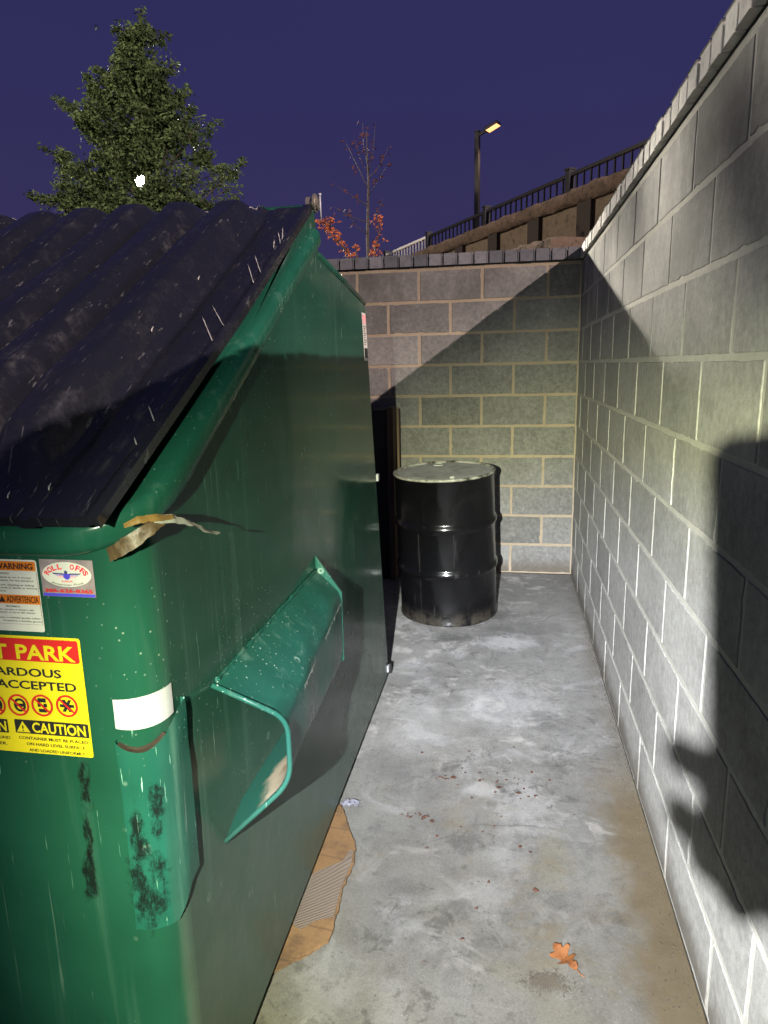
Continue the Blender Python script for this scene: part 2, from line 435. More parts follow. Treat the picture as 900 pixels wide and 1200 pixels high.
M_steel = flat('dull_steel', (.35, .32, .27), .4, .8)
M_tape = flat('brown_peeling_tape', (.055, .036, .017), .5, vary=.85, scale=110, bump=.4)
M_tapey = flat('yellowed_tape', (.14, .085, .025), .35, vary=.25, scale=60)
M_tapew = flat('frayed_white_tape', (.25, .26, .23), .4, vary=.25, scale=60)
M_wood_shade = flat('painted_shade_wood', (.012, .011, .010), .7, vary=.4, scale=20)  # dumpster's shadow on the front board, put in as near-black wood
def wood_mat():
    g = G('brown_weathered_wood')
    w = g.noise(1, 5, .65, g.map(g.pos, (40, 40, 2)))
    g.set(Base_Color=g.mix(w, (.03, .02, .012), (.16, .11, .065)), Roughness=.85, Normal=g.bump(w, .3, .004)); return g.mat
M_wood = wood_mat()
def rock_mat(name, c0, c1):
    g = G(name)
    c = g.mix(g.noise(2.2, 5, .7), c0, c1)
    c = g.mix(g.mul(g.step(g.noise(9, 6, .75), .5, .65), .6), c, tuple(x * .35 for x in c0))
    g.set(Base_Color=c, Roughness=.95, Normal=g.bump(g.noise(6, 7, .75), 1.0, .08)); return g.mat
M_rock = rock_mat('brown_rock_face', (.085, .058, .042), (.19, .135, .098))
M_panel = rock_mat('tan_wall_panel', (.13, .10, .07), (.21, .165, .118))
M_panel_shade = flat('painted_shade_pilaster', (.03, .024, .02), .95)  # shadow bands between the panels put into this dark colour
M_rail = flat('dark_rail_metal', (.018, .018, .02), .45, .2)
M_rail_lit = flat('painted_lit_rail', (.75, .75, .74), .4, .0)  # pale copy of the rail colour, painting in lamplight on the left end
M_pole = flat('black_pole_paint', (.010, .010, .012), .45)
M_leafbark = flat('tree_bark', (.05, .04, .03), .95, vary=.4, scale=12, bump=.6)
def leaf_mat(name, c0, c1, trans=.06):
    g = G(name)
    c = g.mix(g.attr('tint'), c0, c1)
    g.set(Base_Color=c, Roughness=.75, Specular_IOR_Level=.15)
    tr = g.n('ShaderNodeBsdfTranslucent'); g.put(tr.inputs['Color'], c)
    mx = g.n('ShaderNodeMixShader'); mx.inputs[0].default_value = trans
    g.nt.links.new(g.bsdf.outputs[0], mx.inputs[1]); g.nt.links.new(tr.outputs[0], mx.inputs[2])
    g.nt.links.new(mx.outputs[0], g.out.inputs['Surface'])
    return g.mat
M_leaf = leaf_mat('evergreen_leaf', (.024, .044, .016), (.092, .130, .052))
M_leaf_red = leaf_mat('dull_red_leaf', (.05, .020, .020), (.11, .038, .034))
M_leaf_org = leaf_mat('rusty_orange_leaf', (.22, .06, .022), (.42, .13, .05))
M_oak = None
def oak_mat():
    g = G('dry_oak_leaf')
    c = g.mix(g.noise(45, 4, .6), (.17, .066, .017), (.11, .036, .010))
    c = g.mix(g.mul(g.step(g.noise(60, 4, .6), .52, .68), .7), c, (.09, .035, .015))
    g.set(Base_Color=c, Roughness=.55); return g.mat
M_oak = oak_mat()
M_crumb = flat('reddish_leaf_crumb', (.06, .026, .016), .7, vary=.5, scale=90)
M_grit = flat('tan_grit', (.055, .045, .030), .95, vary=.35, scale=300)
def plastic_mat():
    g = G('clear_crinkled_plastic')
    g.set(Base_Color=(.30, .30, .36), Roughness=.15, Transmission_Weight=.6, IOR=1.4, Normal=g.bump(g.noise(90, 3), .5, .004)); return g.mat
M_clear = plastic_mat()
M_lamp_warm = glow('warm_lamp_lens', (1.0, .42, .13), 2.1)
M_lamp_white = glow('white_lamp_lens', (1.0, .97, .86), 120)
M_skin = flat('skin', (.45, .27, .19), .5, vary=.06)
M_jacket = flat('dark_jacket_cloth', (.02, .022, .03), .85)
M_jeans = flat('blue_denim', (.035, .05, .09), .85)
M_hair = flat('brown_hair', (.03, .018, .01), .6)

# ------------------------------------------------------------------ camera
CAM = Vector((0, 0, 1.42))
F, W_, H_ = 800.0, 900.0, 1200.0
dy = Vector((594 - 450, 427 - 600, F)).normalized()         # world +y (down the alley) in camera axes
n_ = dy.cross(Vector((1, -.022, 0))).normalized()
if n_.y > 0: n_ = -n_
dx = dy.cross(n_).normalized()
Rw = Matrix((dx, dy, n_))                                    # rows: world axes in camera axes
right = Vector((dx.x, dy.x, n_.x)); down = Vector((dx.y, dy.y, n_.y)); fwd = Vector((dx.z, dy.z, n_.z))
cam_d = bpy.data.cameras.new('camera'); cam = bpy.data.objects.new('camera', cam_d); col.objects.link(cam)
mw = Matrix.Identity(4)
for i in range(3):
    mw[i][0] = right[i]; mw[i][1] = -down[i]; mw[i][2] = -fwd[i]; mw[i][3] = CAM[i]
cam.matrix_world = mw
cam_d.sensor_fit = 'HORIZONTAL'; cam_d.sensor_width = 36; cam_d.lens = F / W_ * 36
cam_d.clip_start = .02; cam_d.clip_end = 3000
scn.camera = cam

# ------------------------------------------------------------------ ground
g0 = MB(); S = 700
g0.add([(-S, -S, -.02), (S, -S, -.02), (S, S, -.02), (-S, S, -.02)], [(0, 1, 2, 3)])
tag(g0.build('ground', M_ground), kind='structure')
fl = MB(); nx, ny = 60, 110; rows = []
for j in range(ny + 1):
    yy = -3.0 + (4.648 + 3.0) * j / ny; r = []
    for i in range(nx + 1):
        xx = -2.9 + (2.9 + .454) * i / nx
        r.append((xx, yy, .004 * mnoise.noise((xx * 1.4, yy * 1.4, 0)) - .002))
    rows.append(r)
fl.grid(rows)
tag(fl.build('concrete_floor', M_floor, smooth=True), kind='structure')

# ------------------------------------------------------------------ block walls
CH = .2035; PITCH = .412
def block_wall(name, label, o, u, n, length, gap, courses, mats, cop_mats, parity, thick=.2, rnd=3):
    """o: world point at floor; u: unit direction along the wall, n: outward normal of the visible face"""
    rg = random.Random(rnd)
    o = Vector(o); u = Vector(u); n = Vector(n); up = Vector((0, 0, 1))
    root = thing(name, label, 'wall', tuple(o))
    P = lambda a, z, d: o + u * a + up * z + n * d
    mb = MB()
    # mortar core, its face in slices so the joints can wander in and out a little
    H = courses * CH + .012
    fr = []; na = int(length / .05); nz = int(H / .05)
    for j in range(nz + 1):
        fr.append([P(length * i / na, H * j / nz, -.0024 + .0005 * mnoise.noise((i * .9, j * .9, rnd))) for i in range(na + 1)])
    mb.grid(fr, 0)
    bk = [P(0, 0, -thick), P(length, 0, -thick), P(length, H, -thick), P(0, H, -thick)]
    fr4 = [P(0, 0, -.006), P(length, 0, -.006), P(length, H, -.006), P(0, H, -.006)]
    mb.add(bk + fr4, [(0, 1, 2, 3), (0, 4, 5, 1), (1, 5, 6, 2), (2, 6, 7, 3), (3, 7, 4, 0)], 0)
    for k in range(courses):
        half = (k % 2) == parity
        a = 0.0; first = True
        while a < length - .02:
            w = PITCH / 2 if (first and half) else PITCH
            first = False
            a0, a1 = a + gap, min(a + w, length) - gap
            z0, z1 = k * CH + gap + .0005, (k + 1) * CH - gap
            a += w
            if a1 - a0 < .02: continue
            t = min(1, max(0, rg.gauss(.5, .36)))
            face = .0 + rg.uniform(-.0006, .0006)
            loop_i = []; loop_m = []; loop_o = []
            ns, ms = max(2, int((a1 - a0) / .022)), 9
            per = [(a0 + (a1 - a0) * i / ns, z0, 0, -1) for i in range(ns)] + [(a1, z0 + (z1 - z0) * j / ms, 1, 0) for j in range(ms)] + \
                  [(a1 - (a1 - a0) * i / ns, z1, 0, 1) for i in range(ns)] + [(a0, z1 - (z1 - z0) * j / ms, -1, 0) for j in range(ms)]
            ca, cz = (a0 + a1) / 2, (z0 + z1) / 2
            sd = rg.random() * 100
            for (pa, pz, _, _) in per:
                jit = .0025 * mnoise.noise((pa * 38, pz * 38, sd)) + .002 * mnoise.noise((pa * 9, pz * 9, sd))
                if rg.random() < .02: jit -= .005
                da = 1 if pa > ca else -1; dz = 1 if pz > cz else -1
                ea = pa + (da * jit if abs(abs(pa - ca) - (a1 - a0) / 2) < 1e-6 else 0)
                ez = pz + (dz * jit if abs(abs(pz - cz) - (z1 - z0) / 2) < 1e-6 else 0)
                loop_o.append(P(ea, ez, -.0026))
                sh = .0012
                loop_m.append(P(ea - (ea - ca) * sh * 4, ez - (ez - cz) * sh * 8, face - .0008))
                loop_i.append(P(ea - (ea - ca) * .016, ez - (ez - cz) * .034, face))
            m_ = len(per)
            vs = loop_o + loop_m + loop_i
            fs = [tuple(2 * m_ + i for i in range(m_))]
            for q in (0, 1):
                fs += [(q * m_ + i, q * m_ + (i + 1) % m_, (q + 1) * m_ + (i + 1) % m_, (q + 1) * m_ + i) for i in range(m_)]
            mb.add(vs, fs, 1, t)
    mb.build('block_work', mats, root)
    # coping of brick-size units on a dark bed
    cp = MB(); rg2 = random.Random(rnd + 9)
    def cbox(a0, a1, z0, z1, d0, d1, mat, t, bev=.004):
        bm = bmesh.new(); bmesh.ops.create_cube(bm, size=1)
        for v in bm.verts:
            A = a0 + (v.co.x + .5) * (a1 - a0); Z = z0 + (v.co.z + .5) * (z1 - z0); D = d0 + (v.co.y + .5) * (d1 - d0)
            v.co = P(A, Z, D)
        bmesh.ops.bevel(bm, geom=list(bm.edges), offset=bev, segments=2, profile=.6, affect='EDGES')
        cp.bm(bm, None, mat, t)
    cbox(0.0, length, H - .004, H + .066, -thick + .012, -.004, 1, .2, .002)
    a = .004; pw = .098
    while a < length - .03:
        w = pw + rg2.uniform(-.004, .004); a1 = min(a + w - .014, length - .002)
        cbox(a, a1, H + .012, H + .076 + rg2.uniform(-.002, .002), -thick, .014 + rg2.uniform(-.003, .003), 0, min(1, max(0, rg2.gauss(.5, .3))))
        a += w
    cp.build('coping', cop_mats, root)
    return root
XR, YB = .455, 4.65
# back wall: joints counted from the right-hand corner; right wall: from the same corner towards the camera
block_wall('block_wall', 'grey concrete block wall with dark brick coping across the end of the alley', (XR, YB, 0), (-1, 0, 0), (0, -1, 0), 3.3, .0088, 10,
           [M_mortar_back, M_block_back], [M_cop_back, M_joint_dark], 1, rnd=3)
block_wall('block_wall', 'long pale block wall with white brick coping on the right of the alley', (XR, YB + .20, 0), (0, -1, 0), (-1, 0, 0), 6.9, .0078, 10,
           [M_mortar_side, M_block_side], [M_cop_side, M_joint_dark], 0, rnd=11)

# ------------------------------------------------------------------ dumpster
XS, XL = -.52, -2.34            # side planes
YF = .87                        # front plane
ZB, ZT = .035, 1.185
CX, CY_, RC = XS - .06, YF + .06, .06
D = thing('dumpster', 'large green steel dumpster with sloping black ribbed lids and fork pocket', 'dumpster', ((XS + XL) / 2, 1.9, 0))
def yrear(z): return 2.9 - (z - .034) * (.333 / 1.612)
SL = .567; cs, sn = 1 / math.hypot(1, SL), SL / math.hypot(1, SL)
body = MB()
# front sheet with rounded right corner, stepped in z
arc = [(XL + .0, YF)] + [(CX + RC * math.sin(a), CY_ - RC * math.cos(a)) for a in [PI / 2 * k / 10 for k in range(11)]]
rows = []
for z in [ZB + (ZT - ZB) * k / 8 for k in range(9)]:
    rows.append([(x, y, z) for x, y in arc])
body.grid(rows)
def side(x):
    pts = [(x, CY_, ZB), (x, yrear(ZB), ZB), (x, yrear(1.646), 1.646), (x, 1.965, 1.715), (x, 1.93, 1.75), (x, 1.915, 1.835), (x, 1.875, 1.835), (x, CY_, ZT + .02 + 0), (x, CY_, ZT)]
    return pts
a = side(XS); b = side(XL)
body.add(a, [tuple(range(len(a)))])
body.add(b, [tuple(range(len(b)))])
body.add([(XL, YF, ZB), (XL, CY_, ZB), (XL, CY_, ZT), (XL, YF, ZT)], [(0, 1, 2, 3)])
# back, rear deck, step under the ridge, floor
for i in (1, 2, 3, 4):
    body.add([a[i], a[i + 1], b[i + 1], b[i]], [(0, 1, 2, 3)])
body.add([(XL, YF + .01, ZB), (XS, CY_, ZB), (XS, yrear(ZB), ZB), (XL, yrear(ZB), ZB)], [(0, 1, 2, 3)])
body.recalc = True
body.build('body', M_green, D, smooth=True, angle=35)
# raised edging along the rear deck
ed = MB()
ed.tube([(XS - .006, 1.945, 1.728), (XS - .006, 2.25, 1.692), (XS - .006, 2.572, 1.652)], .012, 8)
ed.tube([(XS - .006, 2.572, 1.652), (XL, 2.572, 1.652)], .012, 8)
ed.build('deck_edging', M_green, D, smooth=True)
sk = MB()
for x0 in (XS - .18, XL + .1):
    sk = MB(); sk.box(x0, x0 + .08, YF + .08, 2.82, .0, .034, .004); sk.build('skid', M_black, D)

# rim: rolled channel along the front, round the corner and up the slope
def rim_path():
    P = []; N = Vector((0, -sn, cs)); U = Vector((0, 0, 1))
    f0 = Vector((XL, YF - .006, 1.188)); f1 = Vector((XS - .125, YF - .006, 1.188))
    for k in range(4): P.append((f0.lerp(f1, k / 3), Vector((0, -1, 0)), U))
    e1 = Vector((XS - .004, YF + .119, 1.188 + .119 * SL))
    c = Vector((XS - .006, YF - .004, 1.186))
    for k in range(1, 12):
        t = k / 12
        p = f1 * (1 - t) ** 2 + c * 2 * t * (1 - t) + e1 * t * t
        o_ = Vector((0, -1, 0)).lerp(Vector((1, 0, 0)), t).normalized(); uu = U.lerp(N, t).normalized()
        P.append((p, o_, uu))
    e2 = Vector((XS - .004, 1.885, 1.188 + (1.885 - YF) * SL))
    for k in range(0, 7): P.append((e1.lerp(e2, k / 6), Vector((1, 0, 0)), N))
    return P
prof = [(-.03, -.026), (.008, -.026), (.021, -.022), (.026, -.012), (.026, .010), (.021, .021), (.010, .026), (-.03, .026)]
rm = MB(); rws = []
for p, o_, uu in rim_path():
    rws.append([p + o_ * q[0] + uu * q[1] for q in prof])
rm.grid(rws, closed=True)
rm.add(rws[-1], [tuple(range(len(prof)))]); rm.add(rws[0], [tuple(range(len(prof)))])
rm.build('rim', M_rim, D, smooth=True, angle=50)
# ridge bar at the top and hinge pin
rb = MB(); rb.tube([(XS - .012, 1.915, 1.838), (XL + .01, 1.915, 1.838)], .016, 10)
rb.build('hinge_bar', M_green, D, smooth=True, angle=60)
hp = MB(); hp.tube([(XS - .02, 1.918, 1.857), (XS + .012, 1.918, 1.857)], .017, 14); hp.tube([(XS + .0, 1.918, 1.857), (XS + .006, 1.918, 1.857)], .024, 14)
pin = hp.build('hinge_pin', M_steel, D, smooth=True, angle=40)
ct = MB(); ct.tube([(XS + .018, 1.914, 1.875), (XS + .0185, 1.914, 1.815)], .0022, 6); ct.tube([(XS + .018, 1.914, 1.874), (XS + .018, 1.914, 1.880)], .004, 8)
ct.build('cotter', M_white, pin, smooth=True)

# lids
def make_lid(x_right, x_left, seed):
    rg = random.Random(seed)
    N = Vector((0, -sn, cs)); T = Vector((0, cs, sn))
    A = Vector((0, .808, 1.240 + .567 * (.808 - .838)))         # front edge of the lid plane at x = 0
    Llen = (1.885 - .808) / cs
    nu, nv = 150, 90
    Wd = x_right - x_left
    def height(u, v):
        # u from the right edge, v up the slope
        h = 0
        m = .112
        if m < u < Wd - .05:
            t = ((u - m) % .134) / .134
            h = .066 * (1 - abs(math.cos(PI * t)) ** 6)
        e = min(1, max(0, (v - .055) / .11)); e2 = min(1, max(0, (Llen - .012 - v) / .11))
        e = e * e * (3 - 2 * e); e2 = e2 * e2 * (3 - 2 * e2)
        h = h * e * (.12 + .88 * e2)
        k_ = min(1, u / .16) * min(1, v / .12)
        h += (.006 * mnoise.noise((u * 5, v * 3.1, seed)) + .004 * mnoise.noise((u * 14, v * 9, seed + 5)) * (1.5 if v < .35 else .6)) * k_
        h -= .020 * math.exp(-((u - .27) / .10) ** 2 - ((v - .16) / .09) ** 2)
        h -= .018 * math.exp(-((u - .62) / .12) ** 2 - ((v - .75) / .13) ** 2)
        h -= .004 * (1 if abs(u - m) < .012 else 0)
        # rolled lip along the edges
        if u < .02: h += .006 * math.sin(u / .02 * PI)
        return h
    rows = []
    for j in range(nv + 1):
        v = Llen * j / nv; r = []
        for i in range(nu + 1):
            u = Wd * i / nu
            wig = .0012 * mnoise.noise((v * 3, u * 2, 4.0 + seed))
            ww = u
            # rounded front corner of the sheet
            if v < .03 and u < .03:
                pass
            r.append(A + Vector((x_right - ww + wig - .014 * max(0, 1 - v / .6), 0, 0)) + T * v + N * (.010 + height(ww, v)))
        rows.append(r)
    mb = MB()
    mb.grid(rows)
    # skirt all round
    def skirt(line, d, inn):
        l2 = [p - N * d for p in line]; l3 = [p - N * d + inn for p in line]
        mb.grid([line, l2, l3])
    per = [r[-1] for r in reversed(rows)] + [p for p in reversed(rows[0][:-1])] + [r[0] for r in rows[1:]] + rows[-1][1:-1]
    cen = sum((Vector(p) for p in per), Vector()) / len(per)
    l2 = []; l3 = []
    for p in per:
        q = Vector(p); inn = cen - q; inn -= N * inn.dot(N); inn.normalize()
        l2.append(q - N * .017); l3.append(q - N * .018 + inn * .03)
    mb.grid([per + [per[0]], l2 + [l2[0]], l3 + [l3[0]]])
    lid = mb.build('lid', M_lid, D, smooth=True, angle=45)
    return lid, (lambda u, v: A + Vector((x_right - u, 0, 0)) + T * v + N * (.010 + height(u, v))), N, T
lid, lidpt, LN, LT = make_lid(-.518, -1.425, 2)
# glints off the flat strip and valleys, painted as small pale bars
def uv_of(x, y): return (-.518 - x, (y - .808) / cs)
slits = [((-.604, 1.322), (-.536, 1.227)), ((-.600, 1.365), (-.532, 1.277)), ((-.588, 1.549), (-.530, 1.445)), ((-.586, 1.592), (-.531, 1.495)),
         ((-.584, 1.046), (-.537, .993)), ((-.573, .973), (-.536, .933)), ((-.570, 1.722), (-.530, 1.640)), ((-.565, 1.745), (-.535, 1.668)),
         ((-.565, 1.675), (-.545, 1.630)), ((-.676, 1.885), (-.655, 1.80)), ((-.805, 1.863), (-.79, 1.83)), ((-.971, 1.885), (-.955, 1.845)),
         ((-1.36, 1.86), (-1.345, 1.82))]
for i, (p, q) in enumerate(slits):
    t = MB()
    p = (p[0] + .010, p[1]); q = (q[0] + .002, q[1])
    pts = []
    for k in range(7):
        f = k / 6; x = p[0] + (q[0] - p[0]) * f; y = p[1] + (q[1] - p[1]) * f
        pts.append(lidpt(*uv_of(x, y)) + LN * (.0012 + .0005 * math.sin(k * 2.1 + i)))
    t.tube(pts, [.0005] + [.0014 - .0006 * ((k * 7 + i) % 3) / 2 for k in range(5)] + [.0005], 6)
    t.build('tab_glint', M_glint, lid, smooth=True)
for (px, py, s) in [(-.645, 1.44, .8), (-.648, 1.23, .8), (-.775, 1.05, .8), (-.64, .865, .7), (-.69, .845, .6)]:
    t = MB(); c = lidpt(*uv_of(px, py)) + LN * .002
    t.tube([c + LT * .012 * s + LN * .002, c, c - LT * .008 * s + Vector((.003, 0, 0))], [.0008, .0020 * s, .0006], 6)
    t.build('valley_glint', M_glint, lid, smooth=True)
make_lid(-1.437, -2.35, 8)

# fork pocket
pk = MB()
def sect(y, xo, zi, zo_t, zo_b, zb, yo):
    """profile from the wall over the rounded outer edge and back to the wall"""
    pts = [Vector((XS, y, zi))]
    tp = Vector((xo, yo, zo_t)); bt = Vector((xo, yo, zo_b))
    w = Vector((XS, y, zi))
    d = (tp - w).normalized(); e = Vector((0, 0, -1))
    for k in range(7):
        t = k / 6; p0 = tp - d * .035; p2 = tp + e * .035
        pts.append(p0 * (1 - t) ** 2 + tp * 2 * t * (1 - t) + p2 * t * t)
    b0 = Vector((XS, y + .005, zb)); f = (b0 - bt).normalized()
    for k in range(7):
        t = k / 6; p0 = bt - e * .04; p2 = bt + f * .04
        pts.append(p0 * (1 - t) ** 2 + bt * 2 * t * (1 - t) + p2 * t * t)
    pts.append(b0)
    return pts
S0 = sect(1.078, -.396, .861, .778, .645, .533, 1.125)
S1 = sect(1.17, -.404, .866, .778, .640, .56, 1.19)
S2 = sect(1.775, -.447, .868, .800, .590, .55, 1.775)
# inner lining first (seen through the mouth), then the skin
rowsP = []
SS = [S0, S1, S2]; ys = [0, .13, 1]
for k in range(25):
    t = k / 24
    a_, b_, f_ = (S0, S1, t / .13) if t < .13 else (S1, S2, (t - .13) / .87)
    rw_ = []
    for i_, (p_, q_) in enumerate(zip(a_, b_)):
        v_ = p_.lerp(q_, f_)
        if 0 < i_ < len(S0) - 1:
            d_ = .0045 * mnoise.noise((v_.y * 6, i_ * .35, 2)) + .0025 * mnoise.noise((v_.y * 21, i_ * .5, 7))
            v_ = v_ + Vector((d_, 0, d_ * .8))
        rw_.append(v_)
    rowsP.append(rw_)
pk.grid(rowsP)
pocket = pk.build('fork_pocket', M_greenw, D, smooth=True, angle=60)
ln = MB()
ins = lambda S, d: [Vector((p.x - d if p.x > XS + .01 else p.x, p.y, p.z + (d if p.z < .7 else -d) * .6)) for p in S]
ln.grid([ins(S0, .005), ins(S1, .006), ins(S2, .006)])
ln.build('pocket_lining', M_pocket_in, pocket, smooth=True, angle=60)
lp = MB(); lip = []
for k, p in enumerate(S0): lip.append(p + Vector((0, -.002, 0)))
lp.tube(lip, .0052, 8)
lp.build('pocket_lip', M_greenw, pocket, smooth=True)
wl_ = MB(); rg = random.Random(6)   # weld bead where the sleeve meets the side
for pth in ([(XS + .002, 1.09 + .685 * k / 60, .862 + .006 * k / 60) for k in range(61)], [(XS + .002, 1.10 + .67 * k / 60, .536 + .014 * k / 60) for k in range(61)]):
    wl_ = MB(); wl_.tube([(x + rg.uniform(-.001, .001), y, z + rg.uniform(-.0012, .0012)) for x, y, z in pth], [.0038 + rg.uniform(-.001, .0012) for _ in pth], 6)
    wl_.build('weld_bead', M_greenw, pocket, smooth=True)
gs = MB()   # gusset plate at the far end
gs.plate([(XS, 1.776, .91), (-.447, 1.778, .803), (-.447, 1.776, .60), (XS, 1.776, .56)], (0, .009, 0))
gs.build('pocket_gusset', M_greenw, pocket, bevel=.0015)
wd = MB(); rg = random.Random(4)   # pale wear along the pocket's outer edge
for (y0, y1, w_) in ((1.27, 1.40, .004), (1.50, 1.60, .0055), (1.585, 1.66, .003), (1.655, 1.74, .005)):
    n_ = int((y1 - y0) / .006); top_ = []; bot_ = []
    for k in range(n_ + 1):
        y = y0 + (y1 - y0) * k / n_; xo = -.404 + (-.447 + .404) * (y - 1.19) / .585; zt = .778 + .022 * (y - 1.19) / .585
        e_ = math.sin(PI * k / n_) ** .5
        a1_ = .010 + .003 * mnoise.noise((y * 60, 1, 1)); a2_ = a1_ + e_ * w_ * (1.0 + 1.3 * max(-.6, mnoise.noise((y * 110, 4, 2)))) + (rg.random() < .12) * .009
        top_.append((xo + .0035, y, zt - a1_)); bot_.append((xo + .0035, y, zt - a2_))
    wd.grid([top_, bot_])
tag(wd.build('chipped_edge', M_label_white, pocket), kind='stuff')

# corner guard wrapping the front right corner
def corner_strip(rad_, x_front, y_side, n=14):
    pts = [(x_front, CY_ - rad_)]
    for k in range(n + 1):
        a_ = PI / 2 * k / n; pts.append((CX + rad_ * math.sin(a_), CY_ - rad_ * math.cos(a_)))
    pts.append((CX + rad_, y_side))
    return pts
gd = MB(); rows = []
outer = corner_strip(RC + .008, -.583, .958)
nn = len(outer)
for j in range(13):
    t = j / 12; r = []
    for i, (x, y) in enumerate(outer):
        s_ = i / (nn - 1)
        zt = .868 - .022 * math.sin(PI * min(1, s_ / .72)) + (.030 * max(0, (s_ - .7) / .3))
        zb = .530 - .004 * s_ + (.055 * max(0, (s_ - .62) / .38))
        z = zb + (zt - zb) * t
        k = .004 * math.sin(PI * t) * (1 if s_ < .6 else .2) + .0035 * mnoise.noise((s_ * 5, t * 6, 3))
        r.append((x + k * s_ * .6, y + (k if s_ < .5 else 0), z))
    rows.append(r)
gd.grid(rows)
# returned edges
back = [[(CX + (x - CX) * .90 if i > 1 else x, y + (.008 if i < 2 else 0), z) for i, (x, y, z) in enumerate(rw)] for rw in rows]
gd.grid([[r[-1] for r in rows], [(XS, p[1], p[2]) for p in [r[-1] for r in rows]]])
gd.grid([[r[0] for r in rows], [(p[0], YF + .001, p[2]) for p in [r[0] for r in rows]]])
gd.grid([rows[0], [(x - (.007 if i > 8 else 0), y + (.008 if i < 9 else 0), z) for i, (x, y, z) in enumerate(rows[0])]])
guard = gd.build('corner_guard', M_greenw, D, smooth=True, angle=50)
ru = MB(); top = rows[-1]; base = corner_strip(RC + .0008, -.583, .958)
ru.grid([top[1:12], [(base[i][0], base[i][1], top[i][2] + .0012) for i in range(1, 12)], [(base[i][0], base[i][1], top[i][2] + .0055 * math.sin(PI * (i - 1) / 10) + .0015) for i in range(1, 12)]])
ru.build('rusty_gap', M_rust, guard)
rf = MB(); st_ = corner_strip(RC + .0016, -.583, .9305)
rf.grid([[(x, y, .886 - .004 * math.sin(i * .2)) for i, (x, y) in enumerate(st_)], [(x, y, .934 + .003 * i / len(st_)) for i, (x, y) in enumerate(st_)]])
rf.build('reflector_sticker', M_white, D, smooth=True)
for (y, z, hh) in ((2.88, .045, .03), (2.735, .96, .03)):
    r_ = MB(); r_.box(XS - .004, XS + .006, y - .008, y + .016, z, z + hh, .002); r_.build('reflector_sticker', M_white, D)
cs_ = MB(); cs_.box(XS - .01, XS + .012, 2.895, 2.925, .03, .075, .003); cs_.build('rubber_stop', M_black, D)

# peeling tape over the rim corner
tp = MB()
def ribbon(mb, pts, w, twist, mat):
    pts = [Vector(p) for p in pts]; L = []; R = []
    for i, p in enumerate(pts):
        t = (pts[min(i + 1, len(pts) - 1)] - pts[max(i - 1, 0)]).normalized()
        s_ = Vector((0, 0, 1)).cross(t).normalized() if abs(t.z) < .95 else Vector((1, 0, 0))
        u_ = t.cross(s_)
        a_ = twist[i]; d = s_ * math.cos(a_) + u_ * math.sin(a_)
        ww = w[i]; L.append(p + d * ww); R.append(p - d * ww)
    n4 = (len(pts) - 1) * 6; rowsT = [[], [], [], [], []]
    for k in range(n4 + 1):
        f = k / 6; i0 = min(int(f), len(pts) - 2); ff = f - i0
        a_ = L[i0].lerp(L[i0 + 1], ff); b_ = R[i0].lerp(R[i0 + 1], ff)
        fr_ = .35 * mnoise.noise((k * .9, mat * 3, 1)) if k in (0, n4) else .12 * mnoise.noise((k * .7, mat * 3, 1))
        for q in range(5):
            rowsT[q].append(a_.lerp(b_, q / 4 * (1 - abs(fr_)) + (fr_ if fr_ > 0 else 0)) + Vector((0, 0, .0012 * mnoise.noise((k * .6, q * .8, mat)))))
    mb.grid(rowsT, mat)
ribbon(tp, [(-.556, .857, 1.166), (-.535, .848, 1.176), (-.512, .852, 1.190), (-.493, .868, 1.205), (-.482, .89, 1.213)], [.010, .011, .011, .010, .007], [1.45] * 5, 0)
ribbon(tp, [(-.520, .846, 1.213), (-.500, .852, 1.219), (-.484, .872, 1.219), (-.474, .90, 1.214)], [.004, .006, .006, .004], [.9] * 4, 1)
ribbon(tp, [(-.488, .868, 1.218), (-.474, .90, 1.211), (-.464, .935, 1.196), (-.458, .965, 1.180), (-.456, .985, 1.170), (-.452, 1.005, 1.166)], [.007, .0085, .006, .005, .010, .003], [.8, .9, .7, 1.0, .4, .2], 2)
tp.recalc = False
tp.v = [(a + .0025 * mnoise.noise((a * 90, b * 90, c * 90)), b + .0025 * mnoise.noise((b * 90, c * 90, a * 90 + 5)), c + .002 * mnoise.noise((c * 80, a * 80, 9))) for a, b, c in tp.v]
tp.build('peeling_tape', [M_tape, M_tapey, M_tapew], D, smooth=True)

# ------------------------------------------------------------------ lettering helpers
def text_mesh(s, bold=0.0, font_shear=0.0, track=1.0):
    cu = bpy.data.curves.new('tmp', 'FONT'); cu.body = s; cu.size = 1; cu.offset = bold; cu.shear = font_shear
    cu.space_character = track; cu.resolution_u = 3
    o = bpy.data.objects.new('tmp', cu); col.objects.link(o)
    dg = bpy.context.evaluated_depsgraph_get(); dg.update()
    me = bpy.data.meshes.new_from_object(o.evaluated_get(dg))
    vs = [v.co.copy() for v in me.vertices]; fs = [tuple(p.vertices) for p in me.polygons]
    bpy.data.objects.remove(o); bpy.data.curves.remove(cu); bpy.data.meshes.remove(me)
    return vs, fs
def put_text(mb, s, x0, x1, z0, z1, y, bold=.03, mat=0, wave_=0.0):
    bold = bold * .75
    """fit text into the box x0..x1, z0..z1 on the front plane (cap height fitted)"""
    vs, fs = text_mesh(s, bold)
    if not vs: return
    ref, _ = text_mesh('H', bold)
    lo = min(v.y for v in ref); hi = max(v.y for v in ref)
    a = min(v.x for v in vs); b_ = max(v.x for v in vs)
    mb.add([(x0 + (v.x - a) / (b_ - a) * (x1 - x0), y, z0 + (v.y - lo) / (hi - lo) * (z1 - z0)) for v in vs], fs, mat)
